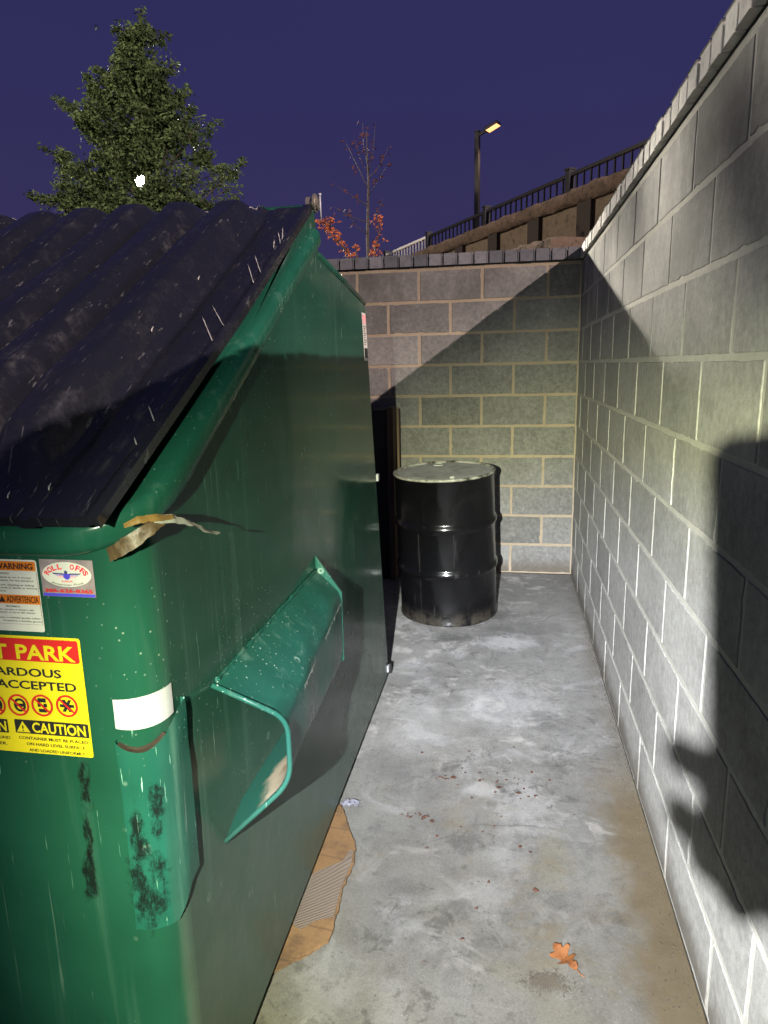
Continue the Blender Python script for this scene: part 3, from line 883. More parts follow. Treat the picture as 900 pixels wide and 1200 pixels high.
def rrect(mb, x0, x1, z0, z1, y, r, mat=0, seg=5):
    pts = []
    for cx, cz, a0 in ((x1 - r, z1 - r, 0), (x0 + r, z1 - r, PI / 2), (x0 + r, z0 + r, PI), (x1 - r, z0 + r, 1.5 * PI)):
        for k in range(seg + 1):
            a_ = a0 + PI / 2 * k / seg; pts.append((cx + r * math.cos(a_), y, cz + r * math.sin(a_)))
    mb.add(pts, [tuple(range(len(pts)))], mat)
def ellipse(mb, cx, cz, rx, rz, y, mat=0, n=40, inner=None):
    o = [(cx + rx * math.cos(2 * PI * k / n), y, cz + rz * math.sin(2 * PI * k / n)) for k in range(n)]
    if inner is None: mb.add(o, [tuple(range(n))], mat)
    else:
        i_ = [(cx + (rx - inner) * math.cos(2 * PI * k / n), y, cz + (rz - inner) * math.sin(2 * PI * k / n)) for k in range(n)]
        mb.grid([o + [o[0]], i_ + [i_[0]]], mat)
def poly(mb, pts, y, mat=0): mb.add([(p[0], y, p[1]) for p in pts], [tuple(range(len(pts)))], mat)
for cls in (): pass
Y1, Y2, Y3 = YF - .0012, YF - .0020, YF - .0028

# big yellow notice
ly = MB(); ly.recalc = False
rrect(ly, -.995, -.6265, .832, 1.0305, Y1, .004)
yl = ly.build('notice_label', M_label_yellow, D); tag(yl, 'yellow notice with red band and round prohibition symbols')
rd = MB(); rrect(rd, -.991, -.6305, .9895, 1.0265, Y2, .004); rd.recalc = False
rd.build('red_band', M_label_red, yl)
t1 = MB(); t1.recalc = False
put_text(t1, 'PARK', -.7365, -.636, .9925, 1.0170, Y3, .035)
put_text(t1, "DON'T", -.875, -.7515, .9915, 1.0165, Y3, .035)
t1.build('yellow_lettering', M_label_yellow, yl)
t2 = MB(); t2.recalc = False
put_text(t2, 'HAZARDOUS', -.835, -.6645, .9640, .9775, Y2, .028)
put_text(t2, 'NOT ACCEPTED', -.8460, -.6415, .9425, .9565, Y2, .028)
put_text(t2, 'CONTAINER MUST BE PLACED', -.7535, -.633, .8555, .8605, Y2, .018)
put_text(t2, 'ON HARD LEVEL SURFACE', -.741, -.639, .8455, .8505, Y2, .018)
put_text(t2, 'AND LOADED UNIFORMLY', -.738, -.640, .8350, .8400, Y2, .018)
put_text(t2, 'AROUND', -.808, -.769, .8535, .8585, Y2, .018)
put_text(t2, 'CONTAINER.', -.838, -.776, .8430, .8480, Y2, .018)
rrect(t2, -.7575, -.6295, .8660, .8895, Y2, .0015)
rrect(t2, -.892, -.770, .8645, .8880, Y2, .0015)
# prohibition icons: black glyphs
for k, cx in enumerate((-.661, -.704, -.7455, -.787)):
    cz = .9185 - .002 * k
    if k == 0:
        poly(t2, [(cx - .008, cz + .010), (cx - .003, cz + .010), (cx + .009, cz - .010), (cx + .003, cz - .010)], Y2)
        poly(t2, [(cx + .003, cz + .010), (cx + .008, cz + .010), (cx - .003, cz - .010), (cx - .009, cz - .010)], Y2 - .0003)
        rrect(t2, cx - .012, cx + .012, cz - .0025, cz + .0025, Y2 - .0005, .001)
    elif k == 1:
        rrect(t2, cx - .007, cx + .007, cz + .005, cz + .012, Y2, .001); rrect(t2, cx - .007, cx + .007, cz - .012, cz - .006, Y2, .001)
        rrect(t2, cx - .008, cx - .003, cz - .003, cz + .003, Y2, .0005); rrect(t2, cx + .002, cx + .008, cz - .003, cz + .003, Y2, .0005)
    else:
        ellipse(t2, cx + .002, cz, .0105, .0115, Y2, 0, 28, .004)
        rrect(t2, cx - .008, cx + .009, cz - .0025, cz + .0025, Y2 - .0003, .0005)
t2.build('black_lettering', M_ink, yl)
t3 = MB(); t3.recalc = False
for k, cx in enumerate((-.661, -.704, -.7455, -.787)):
    cz = .9185 - .002 * k
    ellipse(t3, cx, cz, .0185, .0185, Y3, 0, 40, .0033)
    poly(t3, [(cx - .0135, cz + .0105), (cx - .0115, cz + .0128), (cx + .0135, cz - .0105), (cx + .0115, cz - .0128)], Y3 - .0003)
t3.build('prohibition_ring', M_label_red, yl)
t4 = MB(); t4.recalc = False
put_text(t4, 'CAUTION', -.7265, -.634, .8690, .8865, Y3, .032)
put_text(t4, 'CAUTION', -.866, -.7725, .8675, .8850, Y3, .032)
poly(t4, [(-.7545, .8685), (-.7305, .8685), (-.7425, .8872)], Y3)
t4.build('caution_lettering', M_label_yellow, yl)
t5 = MB(); t5.recalc = False
put_text(t5, '!', -.7437, -.7413, .8705, .8805, Y3 - .0008, .02)
t5.build('exclamation_mark', M_ink, yl)

# white warning label with orange bands
lw = MB(); lw.recalc = False
rrect(lw, -.835, -.6825, 1.038, 1.1515, Y1, .004)
wl = lw.build('warning_label', M_label_white, D); tag(wl, 'white warning label with two orange bands')
ob = MB(); ob.recalc = False
rrect(ob, -.832, -.6845, 1.1345, 1.1490, Y2, .002); rrect(ob, -.832, -.6835, 1.0820, 1.0965, Y2, .0005)
ob.build('orange_band', M_label_orange, wl)
wt = MB(); wt.recalc = False
put_text(wt, 'WARNING', -.752, -.6885, 1.1370, 1.1462, Y3, .03)
put_text(wt, 'ADVERTENCIA', -.7395, -.6855, 1.0845, 1.0945, Y3, .012)
wt.build('black_lettering', M_ink, wl)
wt = MB(); wt.recalc = False
poly(wt, [(-.7525, 1.0845), (-.7415, 1.0845), (-.747, 1.0945)], Y3)
wt.build('warning_triangle', M_ink, wl)
sm = MB(); sm.recalc = False
for s_, xr, z in (('PELIGRO', -.7300, 1.1285), ('Do not climb in, on or occupy', -.6935, 1.1225), ('this container for any purpose.', -.6895, 1.1178),
                  ('Injury from slipping or falling', -.6905, 1.1105), ('could result in death or serious', -.6855, 1.1060), ('injury.', -.738, 1.1012),
                  ('PROHIBIDO:', -.718, 1.0765), ('No jugar encima ni dentro del', -.697, 1.0715), ('contenedor ni cerca del mismo.', -.6935, 1.0670),
                  ('El caerse o resbalar puede causar', -.686, 1.0585), ('la muerte o heridas graves', -.685, 1.0535), ):
    wdt = .0025 * len(s_); put_text(sm, s_, xr - wdt, xr, z, z + .0027, Y2, .012)
poly(sm, [(-.832, 1.0495), (-.684, 1.0495), (-.684, 1.0499), (-.832, 1.0499)], Y2)
poly(sm, [(-.6842, 1.0495), (-.6838, 1.0495), (-.6838, 1.134), (-.6842, 1.134)], Y2)
sm.build('small_print', M_ink_grey, wl)

# oval roll-off sticker
lr = MB(); lr.recalc = False
rrect(lr, -.6775, -.5905, 1.0965, 1.1535, Y1, .0005)
rl = lr.build('company_sticker', M_sticker_grey, D); tag(rl, 'worn grey sticker with white oval and spread-winged emblem')
ov = MB(); ov.recalc = False
ellipse(ov, -.6340, 1.1310, .0400, .0192, Y2, 0, 48)
ov.build('white_oval', M_label_white, rl)
rt = MB(); rt.recalc = False
word = 'ROLL OFFS'
for i, ch in enumerate(word):
    if ch == ' ': continue
    ang = rad(163 - 146 * i / (len(word) - 1))
    cx = -.6340 + .0328 * math.cos(ang); cz = 1.1300 + .0137 * math.sin(ang)
    vs, fs = text_mesh(ch, .03); a_ = min(v.x for v in vs); b_ = max(v.x for v in vs); lo = min(v.y for v in vs); hi = max(v.y for v in vs)
    sc = .0088; wd_ = .0068
    tilt = math.atan2(-math.cos(ang) * .62, max(.25, math.sin(ang)))
    for_v = []
    for v in vs:
        lx = ((v.x - a_) / (b_ - a_) - .5) * wd_; lz = ((v.y - lo) / (hi - lo) - .5) * sc
        for_v.append((cx + lx * math.cos(tilt) - lz * math.sin(tilt), Y3, cz + lx * math.sin(tilt) + lz * math.cos(tilt)))
    rt.add(for_v, fs)
put_text(rt, 'USA', -.6425, -.6245, 1.1195, 1.1222, Y3, .02)
rt.build('red_lettering', M_ink_red, rl)
nb_ = MB(); nb_.recalc = False
put_text(nb_, '386-626-8365', -.6735, -.5945, 1.1030, 1.1085, Y2, .05)
nb_.build('phone_number', M_label_red, rl)
em = MB(); em.recalc = False
cx, cz = -.6335, 1.1285
for sgn in (-1, 1):
    poly(em, [(cx + sgn * .0045, cz + .0045), (cx + sgn * .0235, cz + .0052), (cx + sgn * .0215, cz + .0032), (cx + sgn * .0045, cz + .0022)], Y3, 0)
    poly(em, [(cx + sgn * .0045, cz + .0018), (cx + sgn * .0195, cz + .0026), (cx + sgn * .0170, cz + .0006), (cx + sgn * .0045, cz + .0000)], Y3, 2)
    poly(em, [(cx + sgn * .0045, cz - .0003), (cx + sgn * .0155, cz + .0001), (cx + sgn * .0125, cz - .0020), (cx + sgn * .0045, cz - .0020)], Y3, 3)
poly(em, [(cx - .0055, cz + .004), (cx + .0055, cz + .004), (cx + .0055, cz - .001), (cx + .003, cz - .0042), (cx, cz - .005), (cx - .003, cz - .0042), (cx - .0055, cz - .001)], Y3 - .0002, 1)
ellipse(em, cx - .001, cz + .006, .0024, .0032, Y3 - .0004, 0, 16)
em.build('eagle_emblem', [M_ink_dblue, M_ink_blue, M_ink_mauve, M_ink_pink], rl)
sc_ = MB(); sc_.recalc = False
vs, fs = text_mesh('American Pride', .0, .35); a_ = min(v.x for v in vs); b_ = max(v.x for v in vs)
sc_.add([(-.6340 + ((v.x - a_) / (b_ - a_) - .5) * .054, Y3, 1.1135 + v.y * .0052 + .0042 * (2 * ((v.x - a_) / (b_ - a_) - .5)) ** 2) for v in vs], fs)
sc_.build('script_lettering', M_ink_grey, rl)
bs = MB(); bs.recalc = False; rrect(bs, -.6760, -.5915, 1.0970, 1.1015, Y2, .0003); bs.build('blue_strip', M_ink_blue, rl)

# narrow label on the rear edge of the side
sl_ = MB(); sl_.recalc = False
XSL = XS + .0015
def yz(y0, y1, z0, z1, x, mb, lean=.0):
    f_ = lambda y, z: (x, y - (z - 1.45) * .2 * lean, z)
    mb.add([f_(y0, z0), f_(y1, z0), f_(y1, z1), f_(y0, z1)], [(0, 1, 2, 3)])
yz(2.535, 2.605, 1.445, 1.615, XSL, sl_, 1); sl = sl_.build('side_label', M_label_white, D)
q = MB(); q.recalc = False; yz(2.541, 2.602, 1.588, 1.607, XSL + .0008, q, 1); yz(2.541, 2.602, 1.578, 1.584, XSL + .0008, q, 1); q.build('red_header', M_pink, sl)
q = MB(); q.recalc = False; yz(2.545, 2.600, 1.455, 1.490, XSL + .0008, q, 1)
for k in range(9): yz(2.55, 2.575 + .02 * ((k * 7) % 3) / 2, 1.502 + k * .008, 1.5045 + k * .008, XSL + .0008, q, 1)
q.build('black_print', M_ink, sl)

# ------------------------------------------------------------------ drum
DC = (-.318, 3.87)
DR = thing('oil_drum', 'black steel oil drum with worn pale rim standing by the end wall', 'drum', (*DC, 0))
R0 = .284; HD = .845
prof = [(R0 - .006, .0), (R0 + .002, .004), (R0 + .002, .018), (R0 - .004, .026)]
for zc in (.305, .565):
    prof += [(R0 - .004, zc - .03), (R0 - .001, zc - .022), (R0 + .007, zc - .009), (R0 + .008, zc), (R0 + .006, zc + .010), (R0 - .002, zc + .022), (R0 - .004, zc + .03)]
prof += [(R0 - .004, HD - .03), (R0 + .001, HD - .022), (R0 + .003, HD - .012)]
dm = MB(); dm.lathe(prof, *DC, 96); 
dm.build('shell', M_drum, DR, smooth=True, angle=40)
rm_ = MB(); rm_.lathe([(R0 + .003, HD - .013), (R0 + .005, HD - .006), (R0 + .003, HD), (R0 - .005, HD + .001), (R0 - .011, HD - .002), (R0 - .014, HD - .011)], *DC, 96)
rm_.build('top_rim', M_drumrim, DR, smooth=True)
tp_ = MB(); tp_.lathe([(R0 - .0135, HD - .0100), (.235, HD - .0095), (.225, HD - .0080), (.005, HD - .0078)], *DC, 64)
tp_.build('top_sheet', M_drumtop, DR)
for (ax, ay, rr) in ((-.05, .19, .032), (.06, -.19, .016)):
    bg = MB(); cx, cy = DC[0] + ax, DC[1] + ay
    bg.lathe([(rr, HD - .010), (rr, HD - .004), (rr - .004, HD - .002), (rr - .006, HD - .005), (.001, HD - .005)], cx, cy, 20)
    bg.build('bung', M_drumtop, DR, smooth=True, angle=40)

DR.rotation_euler = (rad(2.6), rad(-1.6), 0)
# ------------------------------------------------------------------ boards behind the dumpster
BD = thing('upright_boards', 'weathered boards, the front one blackened for shade, standing upright between dumpster and oil drum', 'boards', (-.78, 4.5, 0))
b1 = MB(); b1.box(-.93, -.765, 4.42, 4.455, 0, 1.150, .004); b1.build('front_board', M_wood_shade, BD)
b2 = MB(); b2.box(-.764, -.722, 4.40, 4.53, 0, 1.165, .005); b2.build('edge_board', M_wood, BD)
b3 = MB(); b3.box(-.715, -.700, 4.50, 4.55, 0, 1.148, .003); b3.build('thin_lath', M_wood, BD)

# ------------------------------------------------------------------ things on the floor
cb = thing('cardboard_sheet', 'torn flattened brown cardboard stuck out from under the dumpster', 'cardboard', (-.48, 1.5, .004))
cpts = [(-.62, 1.15), (-.55, 1.19), (-.533, 1.297), (-.489, 1.340), (-.476, 1.345), (-.450, 1.378), (-.421, 1.407), (-.417, 1.429), (-.419, 1.479), (-.425, 1.583), (-.422, 1.632), (-.418, 1.690), (-.426, 1.745), (-.442, 1.792), (-.468, 1.848), (-.516, 1.945), (-.62, 1.99)]
rg = random.Random(5); dense = []
for i in range(len(cpts)):
    p, q = cpts[i], cpts[(i + 1) % len(cpts)]
    L = math.dist(p, q); n = max(1, int(L / .012))
    for k in range(n):
        f = k / n; jx = rg.uniform(-.003, .003) if p[0] > -.54 else 0
        dense.append((p[0] + (q[0] - p[0]) * f + jx, p[1] + (q[1] - p[1]) * f + jx * .5, .0085 + (.004 * mnoise.noise((p[1] * 22 + f, 2, 2)) if p[0] > -.5 else 0)))
c1 = MB(); c1.plate(dense, (0, 0, -.006)); c1.build('outer_liner', M_card, cb)
tpts = [(-.62, 1.47), (-.560, 1.400), (-.530, 1.452), (-.523, 1.440), (-.500, 1.428), (-.470, 1.462), (-.426, 1.481), (-.430, 1.583), (-.427, 1.632), (-.423, 1.685), (-.429, 1.735), (-.441, 1.735), (-.450, 1.690), (-.470, 1.672), (-.518, 1.632), (-.552, 1.570), (-.62, 1.55)]
c2 = MB(); c2.add([(x, y, .0112) for x, y in tpts], [tuple(range(len(tpts)))]); c2.build('torn_patch', M_flute, cb)
wp = MB(); rg = random.Random(8); rows = []
for j in range(7):
    rows.append([(-.515 + .055 * i / 9 + rg.uniform(-.006, .006), 1.940 + .028 * j / 6 + rg.uniform(-.006, .006), .012 + rg.uniform(-.007, .012) * math.sin(PI * i / 9)) for i in range(10)])
wp.grid(rows); tag(wp.build('plastic_wrapper', M_clear), 'crumpled clear plastic scrap at the end of the cardboard', 'wrapper')

# lone oak leaf
half = [(0, 0), (.10, .06), (.16, .20), (.10, .24), (.13, .30), (.34, .40), (.36, .48), (.20, .47), (.15, .52), (.19, .58), (.40, .70), (.38, .78), (.20, .73), (.14, .77), (.18, .86), (.10, .92), (.05, 1.0)]
out = [(x, y) for x, y in half] + [(-x * 1.05, y - .02) for x, y in reversed(half[1:])]
lf = thing('oak_leaf', 'dry orange lobed oak leaf lying on the concrete', 'leaf', (.16, 1.45, .004))
rot = rad(38); sz = .082
def leafpt(x, y):
    X = x * sz * .95; Yy = (y - .5) * sz
    z = .006 + .010 * abs(x) ** 1.2 + .010 * max(0, y - .7) + .004 * math.sin(y * 9)
    c, s = math.cos(rot), math.sin(rot)
    return (.161 + X * c - Yy * s, 1.450 + X * s + Yy * c, z)
bl = MB(); mid = [leafpt(0, k / 12) for k in range(13)]
vs = [leafpt(*p) for p in out]
ctr = [leafpt(0, .08 + .9 * k / 8) for k in range(9)]
allv = vs + ctr; fs = []
no = len(out)
def near(y): return no + min(8, max(0, round((y - .08) / .9 * 8)))
for i in range(no):
    j = (i + 1) % no
    a_, b_ = near(out[i][1]), near(out[j][1])
    fs.append((i, j, b_) if a_ == b_ else (i, j, b_, a_))
bl.add(allv, fs); bl.build('blade', M_oak, lf)
stm = MB(); stm.tube([leafpt(0, .95), leafpt(0, .5), leafpt(0, .0), leafpt(.02, -.15), leafpt(.06, -.26)], [.0004, .0008, .0011, .0012, .0013], 6); stm.build('stalk', M_oak, lf, smooth=True)

# reddish leaf crumbs
rg = random.Random(21)
GR = 'dead leaf crumbs scattered on the concrete'
spots = []
for (cx, cy, sx, sy, n) in ((-.17, 2.15, .10, .05, 12), (-.02, 2.14, .08, .06, 8), (-.265, 1.935, .05, .02, 12), (.05, 2.2, .12, .12, 10), (.0, 2.0, .3, .45, 14), (.0, 1.85, .25, .4, 8)):
    for k in range(n): spots.append((rg.gauss(cx, sx * .6), rg.gauss(cy, sy * .6), rg.uniform(.0035, .008)))
spots += [(.098, 1.662, .011), (-.165, 2.155, .013), (.06, 2.10, .012), (-.005, 2.12, .012), (-.29, 2.30, .008), (.06, 1.83, .008), (-.215, 1.91, .011), (-.24, 1.925, .010)]
for (x, y, s_) in spots:
    if x < -.44: continue
    m = MB(); k = rg.randint(4, 6); a0 = rg.random() * 6
    pts = [(x + s_ * rg.uniform(.5, 1.1) * math.cos(a0 + 2 * PI * i / k), y + s_ * rg.uniform(.5, 1.1) * math.sin(a0 + 2 * PI * i / k), .004 + rg.uniform(0, .003)) for i in range(k)]
    m.add(pts + [(x, y, .0075)], [(i, (i + 1) % k, k) for i in range(k)])
    o = m.build('leaf_crumb', M_crumb); tag(o, 'small reddish dead leaf crumb on the concrete', 'leaf crumb', GR)
# grit patch
gp = MB(); rg = random.Random(31)
for k in range(1500):
    u1, u2 = rg.gauss(0, 1), rg.gauss(0, 1)
    x = .116 + .028 * u1; y = 1.374 + .014 * u2 + .004 * math.sin(x * 60)
    s_ = rg.uniform(.0006, .0017); a0 = rg.random() * 6
    z = .004 + .003 * math.exp(-(u1 * u1 + u2 * u2) / 2)
    gp.add([(x + s_ * math.cos(a0 + 2.1 * i), y + s_ * math.sin(a0 + 2.1 * i), z) for i in range(3)] + [(x, y, z + s_ * 1.4)], [(0, 1, 3), (1, 2, 3), (2, 0, 3)], 0, rg.random())
for k in range(900):     # sandy crumbs along the foot of the wall
    y = rg.uniform(1.1, 3.6); x = .449 - abs(rg.gauss(0, .022)) * (1.5 if y < 2.3 else .8)
    s_ = rg.uniform(.0007, .0026); a0 = rg.random() * 6
    gp.add([(x + s_ * math.cos(a0 + 2.1 * i), y + s_ * math.sin(a0 + 2.1 * i), .003) for i in range(3)] + [(x, y, .003 + s_ * 1.3)], [(0, 1, 3), (1, 2, 3), (2, 0, 3)], 0, rg.random())
tag(gp.build('grit', M_grit), 'pale sandy grit on the concrete floor', 'grit', kind='stuff')

# ------------------------------------------------------------------ retaining wall, railing, lamp beyond the end wall
dv = Vector((.468, -.773, 0)).normalized()             # along the wall, towards the right and nearer
nv_ = Vector((-dv.y, dv.x, 0)) * -1                    # towards the camera side
if nv_.y > 0: nv_ = -nv_
A0 = Vector((-.39, 12.8, 0))                           # point under a railing post
RW = thing('retaining_wall', 'brown stone retaining wall with rough cap rising behind the end wall', 'wall', tuple(A0))
def rwp(s_, d, z): return A0 + dv * s_ + nv_ * d + Vector((0, 0, z))
pn = MB()
pn.add([rwp(-14, .10, 0), rwp(14, .10, 0), rwp(14, .10, 3.56), rwp(-14, .10, 3.56), rwp(-14, -3, 0), rwp(14, -3, 0), rwp(14, -3, 3.56), rwp(-14, -3, 3.56)],
       [(0, 1, 2, 3), (5, 4, 7, 6), (3, 2, 6, 7), (0, 3, 7, 4), (1, 5, 6, 2)])
pn.build('face', M_panel, RW)
for k in range(-8, 9):
    p_ = MB(); s0 = k * 1.22 + .35
    v8 = [rwp(s0 + a_, d, z) for z in (0, 3.55) for d in (.08, .17) for a_ in (0, .30)]
    p_.add(v8, [(0, 1, 3, 2), (4, 6, 7, 5), (2, 3, 7, 6), (0, 2, 6, 4), (1, 5, 7, 3), (0, 4, 5, 1)])
    p_.build('pilaster', M_panel_shade, RW)
rc = MB(); rows = []
ns = 420
for i in range(ns + 1):
    s0 = -14 + 28 * i / ns; bl_ = math.floor(s0 / .42); jt = .05 * mnoise.noise((bl_ * 3.3, 1, 1)); edge_ = (s0 / .42 - bl_)
    jn = -.025 if edge_ < .06 else 0
    r = []
    for (d, z) in ((-.5, 3.77), (.12, 3.77), (.18, 3.74), (.20, 3.68), (.19, 3.60), (.15, 3.555), (-.1, 3.55)):
        nz_ = mnoise.noise((s0 * 4, d * 6, z * 9)) * .035 + mnoise.noise((s0 * 11, d * 16, z * 19)) * .02
        k_ = 1 if d > .1 else 0
        r.append(rwp(s0, d + (nz_ + jn + jt * .6) * k_, z + nz_ * .5 * k_ - (0.0)))
    rows.append(r)
rc.grid(rows); rc.build('rough_cap', M_rock, RW, smooth=True, angle=50)
rg = random.Random(2)
for (s0, s1, z1) in ((.05, .55, 2.62), (.58, 1.15, 2.82), (1.18, 2.1, 2.98), (2.13, 3.2, 3.05)):     # lower stepped tier of rough blocks
    b_ = MB(); rows = []
    n1 = 16
    for i in range(n1 + 1):
        s_ = s0 + (s1 - s0) * i / n1; r = []
        for (d, z) in ((.2, z1), (.75, z1), (.84, z1 - .04), (.86, z1 - .14), (.84, z1 - .26), (.80, 0)):
            nz_ = mnoise.noise((s_ * 6, d * 6, z * 9)) * .04
            r.append(rwp(s_, d + (nz_ if d > .5 else 0), z + (nz_ * .6 if z > .5 else 0)))
        rows.append(r)
    b_.grid(rows); b_.add(rows[0], [tuple(range(6))]); b_.add(rows[-1], [tuple(range(6))])
    b_.build('stepped_block', M_rock, RW, smooth=True, angle=50)

RL = thing('railing', 'dark metal railing with slim bars along the top of the retaining wall', 'railing', tuple(A0 + Vector((0, 0, 3.77))))
tr_ = MB(); seg = 2.38
def rbar(mb, s0, s1, z, hw, hh):
    v8 = [rwp(s_, d, zz) for s_ in (s0, s1) for d in (-hw, hw) for zz in (z - hh, z + hh)]
    mb.add(v8, [(0, 1, 3, 2), (4, 6, 7, 5), (0, 4, 5, 1), (2, 3, 7, 6), (1, 5, 7, 3), (0, 2, 6, 4)])
rbar(tr_, -2.38, 9.5, 4.02, .028, .022); tr_.build('top_rail', M_rail, RL)
tl_ = MB(); rbar(tl_, -9.5, -2.38, 4.02, .030, .024); tag(tl_.build('top_rail', M_rail_lit, RL), 'stretch of top rail painted pale to look brightly lit')
bt_ = MB(); rbar(bt_, -9.5, 9.5, 3.80, .015, .012); bt_.build('bottom_rail', M_rail, RL)
for k in range(-4, 5):
    p_ = MB(); v8 = [rwp(k * seg + a_, d, z) for a_ in (-.05, .05) for d in (-.05, .05) for z in (3.74, 4.085)]
    p_.add(v8, [(0, 1, 3, 2), (4, 6, 7, 5), (0, 4, 5, 1), (2, 3, 7, 6), (1, 5, 7, 3), (0, 2, 6, 4)])
    v8 = [rwp(k * seg + a_, d, z) for a_ in (-.062, .062) for d in (-.062, .062) for z in (4.086, 4.11)]
    p_.add(v8, [(0, 1, 3, 2), (4, 6, 7, 5), (0, 4, 5, 1), (2, 3, 7, 6), (1, 5, 7, 3), (0, 2, 6, 4)])
    p_.build('post', M_rail, RL)
nb = 0
for k in range(-4, 4):
    for j in range(1, 15):
        s_ = k * seg + j * seg / 15
        if nb >= 98 or s_ < -7.2: continue
        nb += 1
        p_ = MB(); v8 = [rwp(s_ + a_, d, z) for a_ in (-.011, .011) for d in (-.011, .011) for z in (3.812, 3.999)]
        p_.add(v8, [(0, 1, 3, 2), (4, 6, 7, 5), (0, 4, 5, 1), (2, 3, 7, 6)]); p_.build('baluster', M_rail if k > -2 else M_rail_lit, RL)

def street_lamp(label, base, hgt, ang, lens_mat, tilt=18, group='street lamps on tall poles'):
    b = Vector(base); t = thing('street_lamp', label, 'street lamp', tuple(b), None)
    M = Matrix.Translation(b) @ Matrix.Rotation(ang, 4, 'Z')
    p = MB(); p.box(-.065, .065, -.065, .065, 0, hgt, .008, M); p.box(-.075, .075, -.075, .075, hgt, hgt + .03, .004, M); p.box(-.2, .2, -.2, .2, 0, .03, .005, M)
    p.build('pole', M_pole, t)
    Mh = M @ Matrix.Translation((.0, 0, hgt - .10)) @ Matrix.Rotation(rad(-tilt), 4, 'Y')
    a_ = MB(); a_.box(.06, .30, -.035, .035, -.04, .04, .006, Mh); a_.build('arm', M_pole, t)
    h = MB(); h.box(.28, .72, -.15, .15, -.045, .04, .02, Mh); h.box(.30, .36, -.10, .10, .04, .07, .01, Mh); hd = h.build('lamp_head', M_pole, t)
    l = MB(); l.box(.33, .69, -.12, .12, -.058, -.046, .004, Mh); l.build('lens', lens_mat, hd)
    return Mh
Mh1 = street_lamp('tall black street lamp with glowing orange head above the railing', (-.95, 22.0, 0), 8.08, rad(-25), M_lamp_warm)

# ------------------------------------------------------------------ trees
def leaf_cloud(mb, c, r, n, size, rg, tint0):
    for k in range(n):
        while True:
            d = Vector((rg.uniform(-1, 1), rg.uniform(-1, 1), rg.uniform(-1, 1)))
            if d.length < 1: break
        p = Vector(c) + Vector((d.x * r[0], d.y * r[1], d.z * r[2]))
        a = Vector((rg.gauss(0, 1), rg.gauss(0, 1), rg.gauss(0, .7))).normalized()
        b = a.cross(Vector((rg.gauss(0, 1), rg.gauss(0, 1), rg.gauss(0, 1)))).normalized()
        s = size * rg.uniform(.6, 1.3)
        q = [p - a * s, p + b * s * .42, p + a * s, p - b * s * .42]
        mb.add(q, [(0, 1, 2, 3)], 0, min(1, max(0, tint0 + rg.gauss(0, .22) + .25 * d.z)))
def leaf_spray(mb, p0, p1, n, size, rg, tint0, spread):
    p0 = Vector(p0); p1 = Vector(p1)
    for k in range(n):
        t = rg.random() ** .8; c = p0.lerp(p1, t); w = spread * (1.05 - t)
        c += Vector((rg.gauss(0, w), rg.gauss(0, w), rg.gauss(0, w * .7)))
        leaf_cloud(mb, c, (.10, .10, .08), 3, size, rg, tint0)

TY = 14.0
rg = random.Random(13)
tb = Vector((-7.3, TY, 0))
TR = thing('oak_tree', 'dense dark green tree standing behind the dumpster against the night sky', 'tree', tuple(tb))
tk = MB()
tk.tube([tb, tb + Vector((.05, 0, 1.5)), tb + Vector((-.05, .05, 3.2)), tb + Vector((.03, 0, 5.2)), tb + Vector((.06, 0, 6.8)), tb + Vector((.1, 0, 7.8))], [.19, .16, .13, .09, .04, .008], 10)
cr_ = MB(); cr_.recalc = False
lamp_dir = Vector((-.5311, 1, .2739))
def keep_clear(p):      # a thin gap in the crown where the far floodlight peeps through
    t = p.y; q = Vector((-.5311 * t, t, 1.42 + .2739 * t)); return (p - q).length
# branch tips in metres: (x, z) on the crown's outline, seen from the alley
limbs = [(-7.18, 7.95, .9, 7.5), (-7.45, 7.55, .8, 7.0), (-6.95, 7.4, .8, 6.9), (-7.25, 7.2, 1.0, 6.5), (-6.9, 6.9, 1.0, 6.3), (-7.5, 6.9, 1.0, 6.3), (-6.65, 7.0, .9, 6.6), (-7.75, 7.15, .9, 6.5), (-8.15, 7.0, 1.0, 5.9), (-8.6, 6.35, 1.0, 5.3),
         (-6.55, 6.35, 1.0, 5.7), (-6.3, 6.65, .9, 5.6), (-8.9, 6.75, .35, 5.6), (-9.35, 5.95, .4, 4.7), (-9.0, 5.5, 1.1, 4.5), (-9.4, 4.95, 1.2, 4.2), (-8.9, 4.55, 1.2, 3.8), (-9.35, 4.35, .8, 3.6),
         (-5.75, 5.45, 1.2, 4.6), (-5.35, 5.0, 1.2, 4.1), (-5.9, 4.7, 1.2, 3.8), (-5.3, 4.35, 1.0, 3.5), (-6.6, 5.3, 1.2, 4.6), (-8.0, 5.6, 1.2, 4.7), (-7.4, 5.0, 1.2, 4.2), (-6.9, 4.4, 1.2, 3.5), (-8.1, 4.4, 1.2, 3.5), (-5.6, 6.05, .35, 5.0),
         (-7.3, 6.5, 1.2, 5.6), (-7.0, 5.9, 1.2, 5.0), (-7.7, 6.2, 1.2, 5.2), (-6.0, 3.9, 1.1, 3.2), (-7.2, 3.7, 1.1, 3.0), (-8.6, 3.8, 1.1, 3.0), (-5.0, 4.6, .3, 3.8), (-6.2, 5.8, 1.1, 5.0), (-8.5, 5.9, 1.1, 4.9), (-8.8, 5.1, 1.2, 4.2), (-5.7, 5.0, 1.2, 4.2), (-6.1, 5.2, 1.2, 4.4), (-8.3, 6.4, 1.0, 5.5), (-9.1, 4.7, 1.2, 3.9), (-6.4, 4.6, 1.2, 3.9), (-7.8, 4.7, 1.2, 3.9)]
